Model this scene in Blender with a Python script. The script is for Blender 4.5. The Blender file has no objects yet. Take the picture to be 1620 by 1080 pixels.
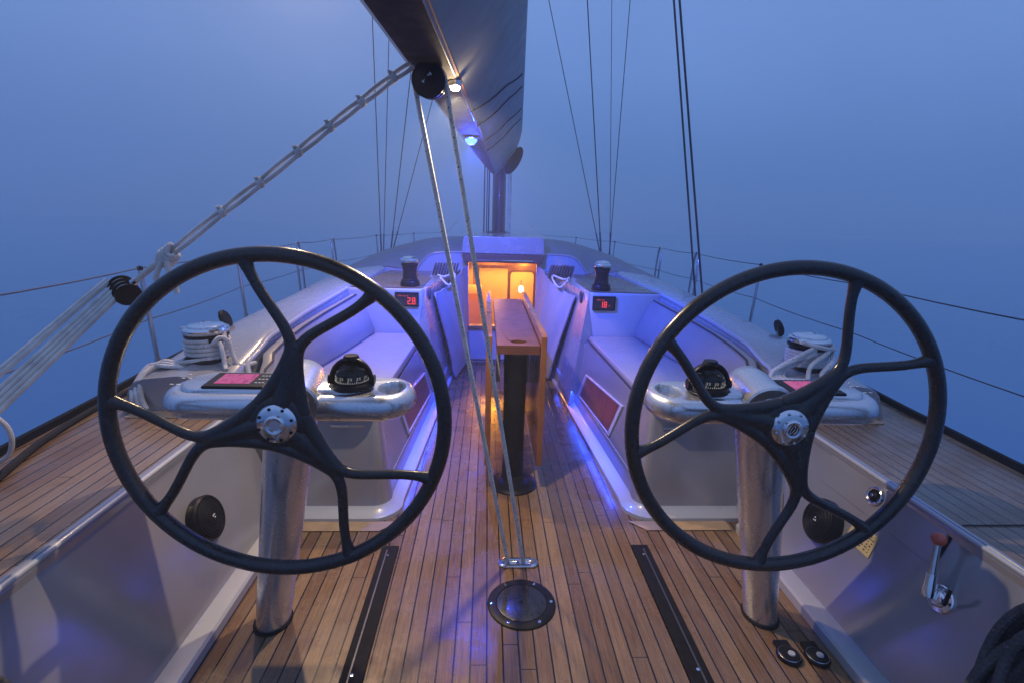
import bpy, bmesh, math, random
from math import sin, cos, pi, radians, sqrt, atan2
from mathutils import Vector, Matrix
random.seed(7)
S = bpy.context.scene
COL = S.collection

# ------------------------------------------------------------------ helpers
class MB:
    """collects shapes, then links them as ONE mesh object"""
    def __init__(self):
        self.v = []; self.f = []; self.mi = []; self.uv = []
    def add(self, vs, fs, mi=0, uvs=None, M=None):
        n = len(self.v)
        for p in vs:
            p = Vector(p)
            self.v.append(M @ p if M else p)
        for i, f in enumerate(fs):
            self.f.append([a + n for a in f]); self.mi.append(mi)
            self.uv.append(uvs[i] if uvs else None)
        return self
    def box(self, x0, x1, y0, y1, z0, z1, mi=0, M=None):
        vs = [(x, y, z) for z in (z0, z1) for y in (y0, y1) for x in (x0, x1)]
        fs = [(0, 2, 3, 1), (4, 5, 7, 6), (0, 1, 5, 4), (2, 6, 7, 3), (0, 4, 6, 2), (1, 3, 7, 5)]
        return self.add(vs, fs, mi, None, M)
    def tube(self, pts, r, n=8, closed=False, mi=0, M=None, caps=True, flat=None):
        pts = [Vector(p) for p in pts]; k = len(pts)
        rs = r if isinstance(r, (list, tuple)) else [r] * k
        tang = []
        for i in range(k):
            a = pts[(i - 1) % k] if (closed or i > 0) else pts[i]
            b = pts[(i + 1) % k] if (closed or i < k - 1) else pts[i]
            t = (b - a)
            tang.append(t.normalized() if t.length > 1e-9 else Vector((0, 0, 1)))
        up = Vector((0, 0, 1)) if abs(tang[0].z) < .9 else Vector((1, 0, 0))
        nrm = (up - tang[0] * up.dot(tang[0])).normalized()
        vs = []; L = [0.0]; frames = []
        for i in range(k):
            nrm = (nrm - tang[i] * nrm.dot(tang[i]))
            nrm = nrm.normalized() if nrm.length > 1e-9 else tang[i].orthogonal().normalized()
            frames.append((nrm.copy(), tang[i].cross(nrm)))
            if i: L.append(L[-1] + (pts[i] - pts[i - 1]).length)
        for i in range(k):
            nn, bb = frames[i]
            for j in range(n):
                a = 2 * pi * j / n
                off = nn * cos(a) * rs[i] + bb * sin(a) * rs[i]
                if flat:
                    fd = Vector(flat[0]); off = off - fd * off.dot(fd) * (1 - flat[1])
                vs.append(pts[i] + off)
        fs = []; uvs = []
        m = k if closed else k - 1
        Ltot = L[-1] + ((pts[0] - pts[-1]).length if closed else 0)
        for i in range(m):
            i2 = (i + 1) % k
            l0 = L[i]; l1 = L[i + 1] if i + 1 < k else Ltot
            for j in range(n):
                j2 = (j + 1) % n
                fs.append((i * n + j, i * n + j2, i2 * n + j2, i2 * n + j))
                uvs.append([(l0, j / n), (l0, (j + 1) / n), (l1, (j + 1) / n), (l1, j / n)])
        if caps and not closed:
            fs.append(tuple(range(n - 1, -1, -1))); uvs.append([(0, 0)] * n)
            fs.append(tuple((k - 1) * n + j for j in range(n))); uvs.append([(Ltot, 0)] * n)
        return self.add(vs, fs, mi, uvs, M)
    def lathe(self, prof, n=32, mi=0, M=None):
        vs = []; fs = []; ids = []
        for r, z in prof:
            if r < 1e-6:
                ids.append([len(vs)] * n); vs.append((0, 0, z))
            else:
                ids.append(list(range(len(vs), len(vs) + n)))
                vs += [(r * cos(2 * pi * j / n), r * sin(2 * pi * j / n), z) for j in range(n)]
        for a, b in zip(ids[:-1], ids[1:]):
            for j in range(n):
                q = []
                for w in (a[j], a[(j + 1) % n], b[(j + 1) % n], b[j]):
                    if w not in q: q.append(w)
                if len(q) > 2: fs.append(tuple(q))
        return self.add(vs, fs, mi, None, M)
    def loft(self, rings, closed=True, caps=True, mi=0, M=None):
        n = len(rings[0]); vs = [p for r in rings for p in r]; fs = []
        for i in range(len(rings) - 1):
            for j in range(n if closed else n - 1):
                j2 = (j + 1) % n
                fs.append((i * n + j, i * n + j2, (i + 1) * n + j2, (i + 1) * n + j))
        if caps and closed:
            fs.append(tuple(range(n - 1, -1, -1)))
            fs.append(tuple((len(rings) - 1) * n + j for j in range(n)))
        return self.add(vs, fs, mi, None, M)
    def prism(self, poly, z0, z1, mi=0, M=None):
        return self.loft([[(x, y, z0) for x, y in poly], [(x, y, z1) for x, y in poly]], True, True, mi, M)
    def build(self, name, mats, parent=None, smooth=38, bevel=0, bseg=2, sub=0):
        me = bpy.data.meshes.new(name)
        bm = bmesh.new()
        vv = [bm.verts.new(p) for p in self.v]
        uvl = bm.loops.layers.uv.new('UVMap')
        for f, m, u in zip(self.f, self.mi, self.uv):
            try: F = bm.faces.new([vv[a] for a in f])
            except ValueError: continue
            F.material_index = m; F.smooth = smooth > 0
            if u:
                for lp, q in zip(F.loops, u): lp[uvl].uv = q
        bmesh.ops.remove_doubles(bm, verts=[v for v in bm.verts], dist=1e-6)
        bmesh.ops.recalc_face_normals(bm, faces=bm.faces)
        if smooth > 0:
            ca = radians(smooth)
            for e in bm.edges:
                if len(e.link_faces) != 2 or e.calc_face_angle(0) > ca: e.smooth = False
        bm.to_mesh(me); bm.free()
        for m in (mats if isinstance(mats, (list, tuple)) else [mats]): me.materials.append(m)
        o = bpy.data.objects.new(name, me); COL.objects.link(o)
        if parent: o.parent = parent
        if bevel:
            b = o.modifiers.new('bevel', 'BEVEL'); b.width = bevel; b.segments = bseg
            b.limit_method = 'ANGLE'; b.angle_limit = radians(35)
            if smooth > 0:
                for p in me.polygons: p.use_smooth = True
                for e in me.edges: e.use_edge_sharp = False
                b.harden_normals = True
        if sub:
            d = o.modifiers.new('sub', 'SUBSURF'); d.levels = sub; d.render_levels = sub
        return o

def tag(o, label=None, cat=None, group=None, kind=None):
    if label: o['label'] = label
    if cat: o['category'] = cat
    if group: o['group'] = group
    if kind: o['kind'] = kind
    return o
def thing(name, label, cat, loc=(0, 0, 0), group=None):
    o = bpy.data.objects.new(name, None); COL.objects.link(o); o.location = loc
    o.empty_display_size = .1
    return tag(o, label, cat, group)
def at(o, loc):
    """shift a built part so that its thing's Empty sits at loc while the mesh keeps its place"""
    return o
def rebase(root, loc):
    root.location = loc
    inv = Matrix.Translation(-Vector(loc))
    for ch in root.children: ch.matrix_parent_inverse = inv
def frame(o, z, x=None):
    z = Vector(z).normalized()
    x = Vector(x) if x else z.orthogonal()
    x = (x - z * x.dot(z)).normalized(); y = z.cross(x)
    M = Matrix((x, y, z)).transposed().to_4x4(); M.translation = Vector(o); return M
def bez(p, n=12):
    p = [Vector(q) for q in p]; out = []
    for i in range(n + 1):
        t = i / n
        if len(p) == 3: q = p[0] * (1 - t) ** 2 + p[1] * 2 * t * (1 - t) + p[2] * t * t
        else: q = p[0] * (1 - t) ** 3 + p[1] * 3 * t * (1 - t) ** 2 + p[2] * 3 * t * t * (1 - t) + p[3] * t ** 3
        out.append(q)
    return out
def spline(pts, n=8, closed=False):
    P = [Vector(p) for p in pts]; k = len(P); out = []
    for i in range(k if closed else k - 1):
        p0 = P[(i - 1) % k] if (closed or i > 0) else P[0] * 2 - P[1]
        p1 = P[i]; p2 = P[(i + 1) % k]
        p3 = P[(i + 2) % k] if (closed or i < k - 2) else p2 * 2 - p1
        for j in range(n):
            t = j / n
            out.append(.5 * ((2 * p1) + (p2 - p0) * t + (2 * p0 - 5 * p1 + 4 * p2 - p3) * t * t + (3 * p1 - p0 - 3 * p2 + p3) * t ** 3))
    if not closed: out.append(P[-1])
    return out
def lerp(tab, y):
    if y <= tab[0][0]: return tab[0][1]
    for (a, b), (c, d) in zip(tab[:-1], tab[1:]):
        if y <= c: return b + (d - b) * (y - a) / (c - a)
    return tab[-1][1]
def straight(a, b, n=2): return [Vector(a).lerp(Vector(b), i / (n - 1)) for i in range(n)]

# ------------------------------------------------------------------ materials
MATS = {}
class N:
    def __init__(self, name):
        self.m = bpy.data.materials.new(name); self.m.use_nodes = True
        self.t = self.m.node_tree; self.n = self.t.nodes; self.l = self.t.links
        self.b = self.n['Principled BSDF']; self.o = self.n['Material Output']
    def new(self, t, **k):
        x = self.n.new(t)
        for a, v in k.items(): setattr(x, a, v)
        return x
    def link(self, a, b): self.l.new(a, b)
    def set(self, **k):
        for a, v in k.items(): self.b.inputs[a.replace('_', ' ')].default_value = v
    def coord(self, kind='Object', scale=(1, 1, 1)):
        c = self.new('ShaderNodeTexCoord'); mp = self.new('ShaderNodeMapping')
        mp.inputs['Scale'].default_value = scale; self.link(c.outputs[kind], mp.inputs[0]); return mp.outputs[0]
    def noise(self, co, scale, detail=4, rough=.55):
        x = self.new('ShaderNodeTexNoise'); x.inputs['Scale'].default_value = scale
        x.inputs['Detail'].default_value = detail; x.inputs['Roughness'].default_value = rough
        self.link(co, x.inputs['Vector']); return x.outputs['Fac']
    def math(self, op, a, b=None):
        x = self.new('ShaderNodeMath', operation=op)
        for i, q in enumerate((a, b)):
            if q is None: continue
            if isinstance(q, (int, float)): x.inputs[i].default_value = q
            else: self.link(q, x.inputs[i])
        return x.outputs[0]
    def ramp(self, fac, stops):
        r = self.new('ShaderNodeValToRGB'); e = r.color_ramp.elements
        while len(e) < len(stops): e.new(.5)
        for k, (p, c) in zip(e, stops):
            k.position = p; k.color = (*c, 1) if len(c) == 3 else c
        self.link(fac, r.inputs[0]); return r.outputs[0]
    def mix(self, fac, a, b, mode='MIX'):
        x = self.new('ShaderNodeMix', data_type='RGBA', blend_type=mode)
        for i, q in ((0, fac), (6, a), (7, b)):
            if isinstance(q, (int, float)): x.inputs[i].default_value = q
            elif isinstance(q, tuple): x.inputs[i].default_value = (*q, 1)
            else: self.link(q, x.inputs[i])
        return x.outputs[2]
    def map(self, v, a, b, c, d):
        x = self.new('ShaderNodeMapRange'); self.link(v, x.inputs[0])
        for i, q in enumerate((a, b, c, d)): x.inputs[i + 1].default_value = q
        return x.outputs[0]
    def bump(self, h, strength=.3, dist=.002, prev=None):
        x = self.new('ShaderNodeBump'); x.inputs['Strength'].default_value = strength
        x.inputs['Distance'].default_value = dist; self.link(h, x.inputs['Height'])
        if prev: self.link(prev, x.inputs['Normal'])
        return x.outputs[0]

def basic(name, col, rough=.4, metal=0, coat=0, var=.12, vs=6, rvar=.1, bump=0, bs=200, spec=.5):
    a = N(name); co = a.coord()
    f = a.noise(co, vs, 5)
    lo = tuple(c * (1 - var) for c in col); hi = tuple(min(1, c * (1 + var)) for c in col)
    a.link(a.ramp(f, [(.3, lo), (.7, hi)]), a.b.inputs['Base Color'])
    a.link(a.map(a.noise(co, vs * 3.3, 6), .25, .75, max(.02, rough - rvar), rough + rvar), a.b.inputs['Roughness'])
    a.set(Metallic=metal, Coat_Weight=coat, Specular_IOR_Level=spec)
    a.b.inputs['Coat Roughness'].default_value = .08
    if bump: a.link(a.bump(a.noise(co, bs, 3), bump, .001), a.b.inputs['Normal'])
    MATS[name] = a.m; return a.m

def teak(name, width, phase=0.0, seam=.005, tint=1.0, grey=.3, axis=0):
    a = N(name); co = a.coord()
    sp = a.new('ShaderNodeSeparateXYZ'); a.link(co, sp.inputs[0])
    u = sp.outputs[axis]
    q = a.math('DIVIDE', a.math('SUBTRACT', u, phase), width)
    idx = a.math('FLOOR', q); fr = a.math('FRACT', q)
    wn = a.new('ShaderNodeTexWhiteNoise', noise_dimensions='1D'); a.link(idx, wn.inputs['W'])
    # grain, stretched along the plank and shifted plank by plank
    cb = a.new('ShaderNodeCombineXYZ')
    long = sp.outputs[1 - axis]
    a.link(a.math('MULTIPLY', u, 55), cb.inputs[0])
    a.link(a.math('ADD', a.math('MULTIPLY', long, 1.6), a.math('MULTIPLY', wn.outputs['Value'], 37)), cb.inputs[1])
    a.link(a.math('MULTIPLY', wn.outputs['Value'], 11), cb.inputs[2])
    g = a.noise(cb.outputs[0], 3.2, 8, .62)
    cb2 = a.new('ShaderNodeCombineXYZ'); a.link(a.math('MULTIPLY', u, 260), cb2.inputs[0]); a.link(a.math('MULTIPLY', long, 6), cb2.inputs[1])
    fine = a.noise(cb2.outputs[0], 1.6, 5, .7)
    T = tint * 1.0
    base = a.ramp(wn.outputs['Value'], [(0, (.18 * T, .088 * T, .040 * T)), (.3, (.27 * T, .150 * T, .068 * T)), (.55, (.21 * T, .108 * T, .048 * T)), (.8, (.33 * T, .198 * T, .094 * T)), (1, (.26 * T, .152 * T, .080 * T))])
    dark = a.mix(1.0, base, (.5, .46, .44), 'MULTIPLY')
    c1 = a.mix(a.map(g, .3, .7, 0, 1), base, dark)
    c2 = a.mix(a.map(fine, .45, .75, 0, .55), c1, (.36 * T, .26 * T, .135 * T))
    st = a.noise(co, 2.3, 6, .6)
    c3 = a.mix(a.map(st, .42, .72, 0, grey), c2, (.24, .215, .20))
    sm = a.math('LESS_THAN', fr, seam / width)
    bj = a.math('FRACT', a.math('ADD', a.math('DIVIDE', long, 1.9), a.math('MULTIPLY', wn.outputs['Value'], 7.3)))
    if seam > 0: sm = a.math('MAXIMUM', sm, a.math('LESS_THAN', bj, .0018))
    fo = a.noise(co, 7.5, 6, .68)
    c3 = a.mix(a.map(fo, .56, .74, 0, .42), c3, (.07 * T, .048 * T, .034 * T))
    c4 = a.mix(sm, c3, (.003, .003, .004))
    a.link(c4, a.b.inputs['Base Color'])
    wet = a.noise(co, 3.7, 5, .65)
    a.link(a.map(wet, .35, .65, .13, .42), a.b.inputs['Roughness'])
    h = a.math('SUBTRACT', a.math('MULTIPLY', fine, .35), sm)
    a.link(a.bump(h, .35, .0012), a.b.inputs['Normal'])
    a.set(Specular_IOR_Level=.45)
    MATS[name] = a.m; return a.m

def rope_mat(name, col, fleck, amount=.66, k=190):
    a = N(name); co = a.coord('UV', (1, 1, 1))
    sp = a.new('ShaderNodeSeparateXYZ'); a.link(co, sp.inputs[0])
    L = a.math('MULTIPLY', sp.outputs[0], k * 6.2832); W = a.math('MULTIPLY', sp.outputs[1], 6.2832 * 2)
    b1 = a.math('SINE', a.math('ADD', L, W)); b2 = a.math('SINE', a.math('SUBTRACT', L, W))
    h = a.math('MAXIMUM', b1, b2)
    cb = a.new('ShaderNodeCombineXYZ'); a.link(a.math('MULTIPLY', sp.outputs[0], 120), cb.inputs[0]); a.link(a.math('MULTIPLY', sp.outputs[1], 7), cb.inputs[1])
    n = a.noise(cb.outputs[0], 1.0, 2, .4)
    f = a.map(n, amount, amount + .02, 0, 1)
    dirt = a.noise(a.coord('Object'), 14, 4)
    c0 = a.mix(a.map(dirt, .35, .7, 0, 1), tuple(c * 1.1 for c in col), tuple(c * .72 for c in col))
    c1 = a.mix(a.map(h, -.5, .5, .5, 0), c0, tuple(c * .62 for c in col))
    a.link(a.mix(f, c1, fleck), a.b.inputs['Base Color'])
    a.link(a.bump(h, .5, .0012), a.b.inputs['Normal']); a.set(Roughness=.85, Specular_IOR_Level=.2)
    MATS[name] = a.m; return a.m

def emit(name, col, strength):
    a = N(name); a.set(Base_Color=(0, 0, 0, 1)); a.b.inputs['Emission Color'].default_value = (*col, 1)
    a.b.inputs['Emission Strength'].default_value = strength; MATS[name] = a.m; return a.m

def carbon(name):
    a = N(name); co = a.coord('Object')
    sp = a.new('ShaderNodeSeparateXYZ'); a.link(co, sp.inputs[0])
    w1 = a.math('SINE', a.math('MULTIPLY', a.math('ADD', sp.outputs[0], sp.outputs[2]), 900))
    w2 = a.math('SINE', a.math('MULTIPLY', a.math('SUBTRACT', sp.outputs[0], sp.outputs[2]), 900))
    h = a.math('GREATER_THAN', a.math('MULTIPLY', w1, w2), 0)
    n = a.noise(co, 9, 4)
    c = a.mix(h, (.010, .010, .012), (.024, .023, .024))
    a.link(a.mix(a.map(n, .4, .7, 0, .5), c, (.03, .028, .027)), a.b.inputs['Base Color'])
    a.link(a.map(a.noise(co, 30, 5), .3, .7, .20, .38), a.b.inputs['Roughness'])
    a.set(Coat_Weight=.25, Specular_IOR_Level=.4); a.b.inputs['Coat Roughness'].default_value = .18
    MATS[name] = a.m; return a.m

def canvas(name, col):
    a = N(name); co = a.coord('Object')
    sp = a.new('ShaderNodeSeparateXYZ'); a.link(co, sp.inputs[0])
    w = a.math('MAXIMUM', a.math('SINE', a.math('MULTIPLY', sp.outputs[1], 2400)), a.math('SINE', a.math('MULTIPLY', sp.outputs[2], 2400)))
    n = a.noise(co, 5, 6, .6)
    a.link(a.ramp(n, [(.3, tuple(c * .84 for c in col)), (.7, col)]), a.b.inputs['Base Color'])
    b = a.bump(a.noise(co, 9, 3), .35, .012)
    a.link(a.bump(w, .3, .0006, b), a.b.inputs['Normal']); a.set(Roughness=.85, Specular_IOR_Level=.25)
    MATS[name] = a.m; return a.m

M_sole = teak('teak_sole', .0573, -.0300 + .0025, seam=.0058, tint=.92, grey=.22)
M_deck = teak('teak_side_deck', .052, .013, tint=.95, grey=.55)
M_margin = basic('teak_margin', (.40, .28, .17), .42, var=.22, vs=9, bump=.2, bs=90)
M_podteak = teak('teak_pod', .045, .01, .004, tint=.85, axis=1)
M_gel = basic('gelcoat_silver', (.38, .385, .41), .26, metal=.35, coat=.2, var=.05, vs=2.5, rvar=.07)
M_gel2 = basic('gelcoat_pale', (.42, .43, .455), .32, coat=.25, var=.05, vs=3, rvar=.07)
M_roof = basic('coachroof_grey', (.20, .215, .24), .6, var=.08, vs=3, bump=.25, bs=900)
M_panel = basic('panel_grey', (.36, .355, .375), .20, metal=.45, coat=.12, var=.10, vs=1.8, rvar=.05)
M_alu = basic('satin_aluminium', (.66, .67, .70), .27, metal=.85, var=.03, vs=5, rvar=.03)
M_alu2 = basic('brushed_aluminium', (.52, .52, .54), .36, metal=.9, var=.08, vs=14, rvar=.1)
M_chrome = basic('chrome', (.75, .75, .77), .12, metal=1, var=.04, vs=20, rvar=.06)
M_steel = basic('stainless', (.55, .56, .58), .22, metal=1, var=.06, vs=14, rvar=.07)
M_carbon = carbon('carbon')
M_black = basic('black_plastic', (.007, .007, .008), .42, var=.3, vs=30, bump=.15, bs=400, spec=.18)
M_blackgl = basic('black_gloss', (.008, .008, .010), .3, coat=.0, var=.2, vs=10, rvar=.06, spec=.22)
M_rubber = basic('black_rubber', (.008, .008, .009), .7, var=.3, vs=30, bump=.4, bs=500, spec=.15)
M_cushion = basic('cushion_vinyl', (.29, .272, .262), .45, var=.06, vs=7, bump=.25, bs=45)
M_piping = basic('dark_piping', (.05, .045, .05), .6)
M_canvas = canvas('white_canvas', (.40, .41, .47))
M_wood = teak('table_mahogany', .30, .15 + .0, .0, tint=1.0, grey=.08, axis=0)
M_leaf = basic('varnished_teak', (.29, .105, .033), .2, coat=.4, var=.3, vs=5, rvar=.08, bump=.1, bs=60)
M_tabletop = basic('table_teak_dark', (.13, .048, .03), .42, var=.25, vs=8, rvar=.08, bump=.15, bs=80, spec=.3)
M_rope = rope_mat('rope_beige', (.80, .76, .68), (.03, .03, .035), .645)
M_rope_w = rope_mat('rope_white', (.80, .77, .72), (.05, .04, .06), .68)
M_rope_p = rope_mat('rope_plain', (.78, .74, .67), (.2, .19, .17), .75)
M_rope_b = rope_mat('rope_black', (.085, .082, .085), (.16, .16, .16), .66, 60)
M_wire = basic('wire_dark', (.03, .032, .04), .5)
M_wire_s = basic('wire_steel', (.10, .10, .12), .45, metal=.6)
M_boom = basic('boom_grey', (.23, .235, .24), .42, coat=.1, var=.07, vs=3)
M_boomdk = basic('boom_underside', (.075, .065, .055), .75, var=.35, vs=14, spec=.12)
M_mast = basic('mast_black', (.025, .025, .03), .35, coat=.3)
M_cream = basic('cabin_cream', (.72, .58, .38), .5, var=.06)
M_cabwood = basic('cabin_wood', (.32, .16, .06), .4, var=.2, vs=5)
M_cabdark = basic('cabin_beam', (.10, .05, .04), .4)
M_redball = basic('red_knob', (.50, .10, .055), .35)
M_redglass = basic('red_panel', (.17, .035, .04), .35, coat=.3, var=.3, vs=12)
M_brass = basic('plaque_yellow', (.62, .47, .20), .45, var=.12, vs=30)
M_ink = basic('plaque_ink', (.03, .03, .03), .6)
M_screenface = basic('display_face', (.014, .014, .02), .2, coat=.5)
M_white = basic('white_mark', (.75, .75, .75), .5)
M_ring = basic('compass_card', (.02, .02, .02), .4)
E_red = emit('led_red', (1, .05, .06), 1.1)
E_reddim = emit('led_red_dim', (1, .08, .14), .30)
def screen_mat():
    a = N('screen_pink'); co = a.coord()
    n = a.noise(co, 26, 5, .6)
    w = a.math('LESS_THAN', a.math('ABSOLUTE', a.math('SUBTRACT', n, .5)), .018)
    land = a.math('GREATER_THAN', n, .58)
    c = a.mix(land, (1, .10, .34), (.80, .16, .34)); c = a.mix(w, c, (.45, .03, .16))
    a.set(Base_Color=(.01, .01, .01, 1), Roughness=.15); a.link(c, a.b.inputs['Emission Color']); a.b.inputs['Emission Strength'].default_value = .5
    return a.m
E_pink = screen_mat()
E_white = emit('lamp_white', (1, .93, .82), 60)
E_blue = emit('lamp_blue', (.05, .12, 1), 7)
E_cab = emit('cabin_bulb', (1, .9, .55), 6)
E_mark = emit('compass_marks', (.9, .9, .85), .35)

def glass(name):
    a = N(name); n = a.n
    tr = a.new('ShaderNodeBsdfTransparent'); gl = a.new('ShaderNodeBsdfGlossy'); gl.inputs['Roughness'].default_value = .03
    fr = a.new('ShaderNodeFresnel'); fr.inputs[0].default_value = 1.45
    mx = a.new('ShaderNodeMixShader'); a.link(fr.outputs[0], mx.inputs[0]); a.link(tr.outputs[0], mx.inputs[1]); a.link(gl.outputs[0], mx.inputs[2])
    a.link(mx.outputs[0], a.o.inputs[0]); return a.m
M_glass = glass('clear_glass')

def water_mat():
    a = N('sea'); co = a.coord()
    a.set(Base_Color=(.085, .24, .42, 1), Roughness=.12, Specular_IOR_Level=.5)
    h = a.math('ADD', a.noise(co, .9, 5, .55), a.math('MULTIPLY', a.noise(co, 4.2, 4), .35))
    a.link(a.bump(h, .10, .06), a.b.inputs['Normal']); return a.m

# ------------------------------------------------------------------ camera, world, render
cam = bpy.data.cameras.new('camera'); co = bpy.data.objects.new('camera', cam); COL.objects.link(co)
cam.sensor_width = 36; cam.lens = 802.2575 / 1620 * 36; cam.clip_start = .05; cam.clip_end = 2000
R_ = Vector((.99851076, -.04657531, .02840777)); U_ = Vector((-.01661419, .23637559, .97151971)); F_ = Vector((.05196373, .97054486, -.23524976))
Mc = Matrix((R_, U_, -F_)).transposed().to_4x4(); Mc.translation = Vector((-.16166, 0, 1.5)); co.matrix_world = Mc
S.camera = co
S.view_settings.view_transform = 'Standard'; S.view_settings.look = 'None'
S.view_settings.exposure = 0; S.view_settings.gamma = 1
S.render.engine = 'CYCLES'
S.cycles.use_denoising = True
S.cycles.max_bounces = 8; S.cycles.volume_bounces = 2; S.cycles.sample_clamp_indirect = 4
S.cycles.caustics_reflective = False; S.cycles.caustics_refractive = False

W = bpy.data.worlds.new('World'); S.world = W; W.use_nodes = True
nt = W.node_tree; bg = nt.nodes['Background']
tc = nt.nodes.new('ShaderNodeTexCoord'); sx = nt.nodes.new('ShaderNodeSeparateXYZ'); nt.links.new(tc.outputs['Generated'], sx.inputs[0])
mr = nt.nodes.new('ShaderNodeMapRange'); mr.inputs[1].default_value = -.3; mr.inputs[2].default_value = 1; nt.links.new(sx.outputs[2], mr.inputs[0])
rp = nt.nodes.new('ShaderNodeValToRGB'); e = rp.color_ramp.elements
e[0].position = 0; e[0].color = (.085, .178, .41, 1); e[1].position = 1; e[1].color = (.25, .385, .80, 1)
k = e.new(.23); k.color = (.098, .195, .435, 1); k = e.new(.42); k.color = (.172, .295, .625, 1)
nt.links.new(mr.outputs[0], rp.inputs[0])
sk = nt.nodes.new('ShaderNodeTexSky'); sk.sky_type = 'NISHITA'; sk.sun_disc = False
sk.sun_elevation = radians(1.5); sk.sun_rotation = radians(200); sk.ozone_density = 6; sk.air_density = 1; sk.dust_density = 0
mx = nt.nodes.new('ShaderNodeMix'); mx.data_type = 'RGBA'; mx.inputs[0].default_value = .06
nt.links.new(rp.outputs[0], mx.inputs[6]); nt.links.new(sk.outputs[0], mx.inputs[7])
nz = nt.nodes.new('ShaderNodeTexNoise'); nz.inputs['Scale'].default_value = 1.6; nz.inputs['Detail'].default_value = 4; nt.links.new(tc.outputs['Generated'], nz.inputs['Vector'])
m2 = nt.nodes.new('ShaderNodeMapRange'); m2.inputs[1].default_value = .3; m2.inputs[2].default_value = .7; m2.inputs[3].default_value = .88; m2.inputs[4].default_value = 1.14; nt.links.new(nz.outputs['Fac'], m2.inputs[0])
m3 = nt.nodes.new('ShaderNodeVectorMath'); m3.operation = 'SCALE'; nt.links.new(mx.outputs[2], m3.inputs[0]); nt.links.new(m2.outputs[0], m3.inputs['Scale'])
nt.links.new(m3.outputs[0], bg.inputs[0]); bg.inputs[1].default_value = 1.0

# ------------------------------------------------------------------ water, fog
WZ = -.75
b = MB(); b.add([(-115, -115, WZ), (115, -115, WZ), (115, 115, WZ), (-115, 115, WZ)], [(0, 1, 2, 3)])
tag(b.build('water', water_mat(), smooth=0), kind='structure')
b = MB(); b.box(-120, 120, -120, 120, WZ - 1, 15.0)
hz = N('fog'); hz.n.remove(hz.b); pv = hz.new('ShaderNodeVolumePrincipled')
pv.inputs['Color'].default_value = (.86, .93, 1, 1); pv.inputs['Density'].default_value = .0125; pv.inputs['Anisotropy'].default_value = .35
hz.link(pv.outputs[0], hz.o.inputs['Volume'])
tag(b.build('haze', hz.m, smooth=0), kind='stuff')

# ------------------------------------------------------------------ deck and sole
EDGE = [(-1.5, 1.72), (0, 1.88), (1, 1.95), (1.8, 2.0), (2.4, 2.05), (3, 2.12), (4.4, 2.24), (6, 2.26), (8, 2.1), (10, 1.66), (12, .9), (13.2, .12)]
def edge(y): return lerp(EDGE, y)
DZ = .58
def inner(y): return lerp([(-1.5, 1.36), (1.4, 1.365), (2.3, 1.345), (5.5, 1.345), (7.0, 1.22), (9, .8), (10, .42), (10.5, .02)], y)
b = MB()
ys = [-1.5 + .3 * i for i in range(50)]
for s in (-1, 1):
    rows = []
    for y in ys:
        ed = edge(y); rows.append([(s * inner(y), y, DZ), (s * ed, y, DZ), (s * (ed + .01), y, DZ - .04), (s * (ed - .02), y, -.2), (s * ed * .9, y, WZ - .4)])
    b.loft(rows, closed=False, mi=0)
    n = len(rows[0]) - 1
    for i in range(len(b.mi) - (len(rows) - 1) * n, len(b.mi)):
        k_ = i - (len(b.mi) - (len(rows) - 1) * n)
        b.mi[i] = (0 if ys[k_ // n] < 5.0 else 2) if k_ % n == 0 else 1
tag(b.build('deck', [M_deck, M_gel, M_roof]), kind='structure')
b = MB()
b.add([(-1.35, -1.5, -.002), (1.35, -1.5, -.002), (1.35, 5.34, -.002), (-1.35, 5.34, -.002)], [(0, 1, 2, 3)])
for s in (-1, 1):   # pale margin boards round the end of each seat, mitred at the corner
    b.add([(s * .585, 2.295, .003), (s * 1.1, 2.295, .003), (s * 1.1, 2.215, .003), (s * .665, 2.215, .003)], [(0, 1, 2, 3)], 1)
tag(b.build('cockpit_sole', [M_sole, M_margin], smooth=0), kind='structure')

# toe rails along both deck edges
for s, lab in ((-1, 'low black toe rail along the left deck edge, beside the rope tackle'), (1, 'low black toe rail along the right deck edge, by the black rope coil')):
    b = MB(); rings = []
    for y in ys:
        x = edge(y)
        rings.append([(s * (x - .035), y, DZ + .0), (s * (x - .03), y, DZ + .028), (s * (x - .008), y, DZ + .028), (s * (x - .002), y, DZ + .0)])
    b.loft(rings)
    tag(b.build('toe_rail', M_rubber), lab, 'toe rail', 'toe rails')
b = MB(); b.tube(spline([(-2.06, 3.1, DZ + .012), (-1.985, 2.7, DZ + .012), (-1.97, 2.35, DZ + .012), (-1.91, 1.95, DZ + .012), (-1.80, 1.6, DZ + .012), (-1.66, 1.1, DZ + .012), (-1.6, .6, DZ + .012)], 10), .014, 8)
tag(b.build('black_line', rope_mat('rope_dark', (.03, .03, .032), (.05, .05, .05), .75, 60)), 'thin black rope lying along the left teak deck', 'rope')

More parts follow.
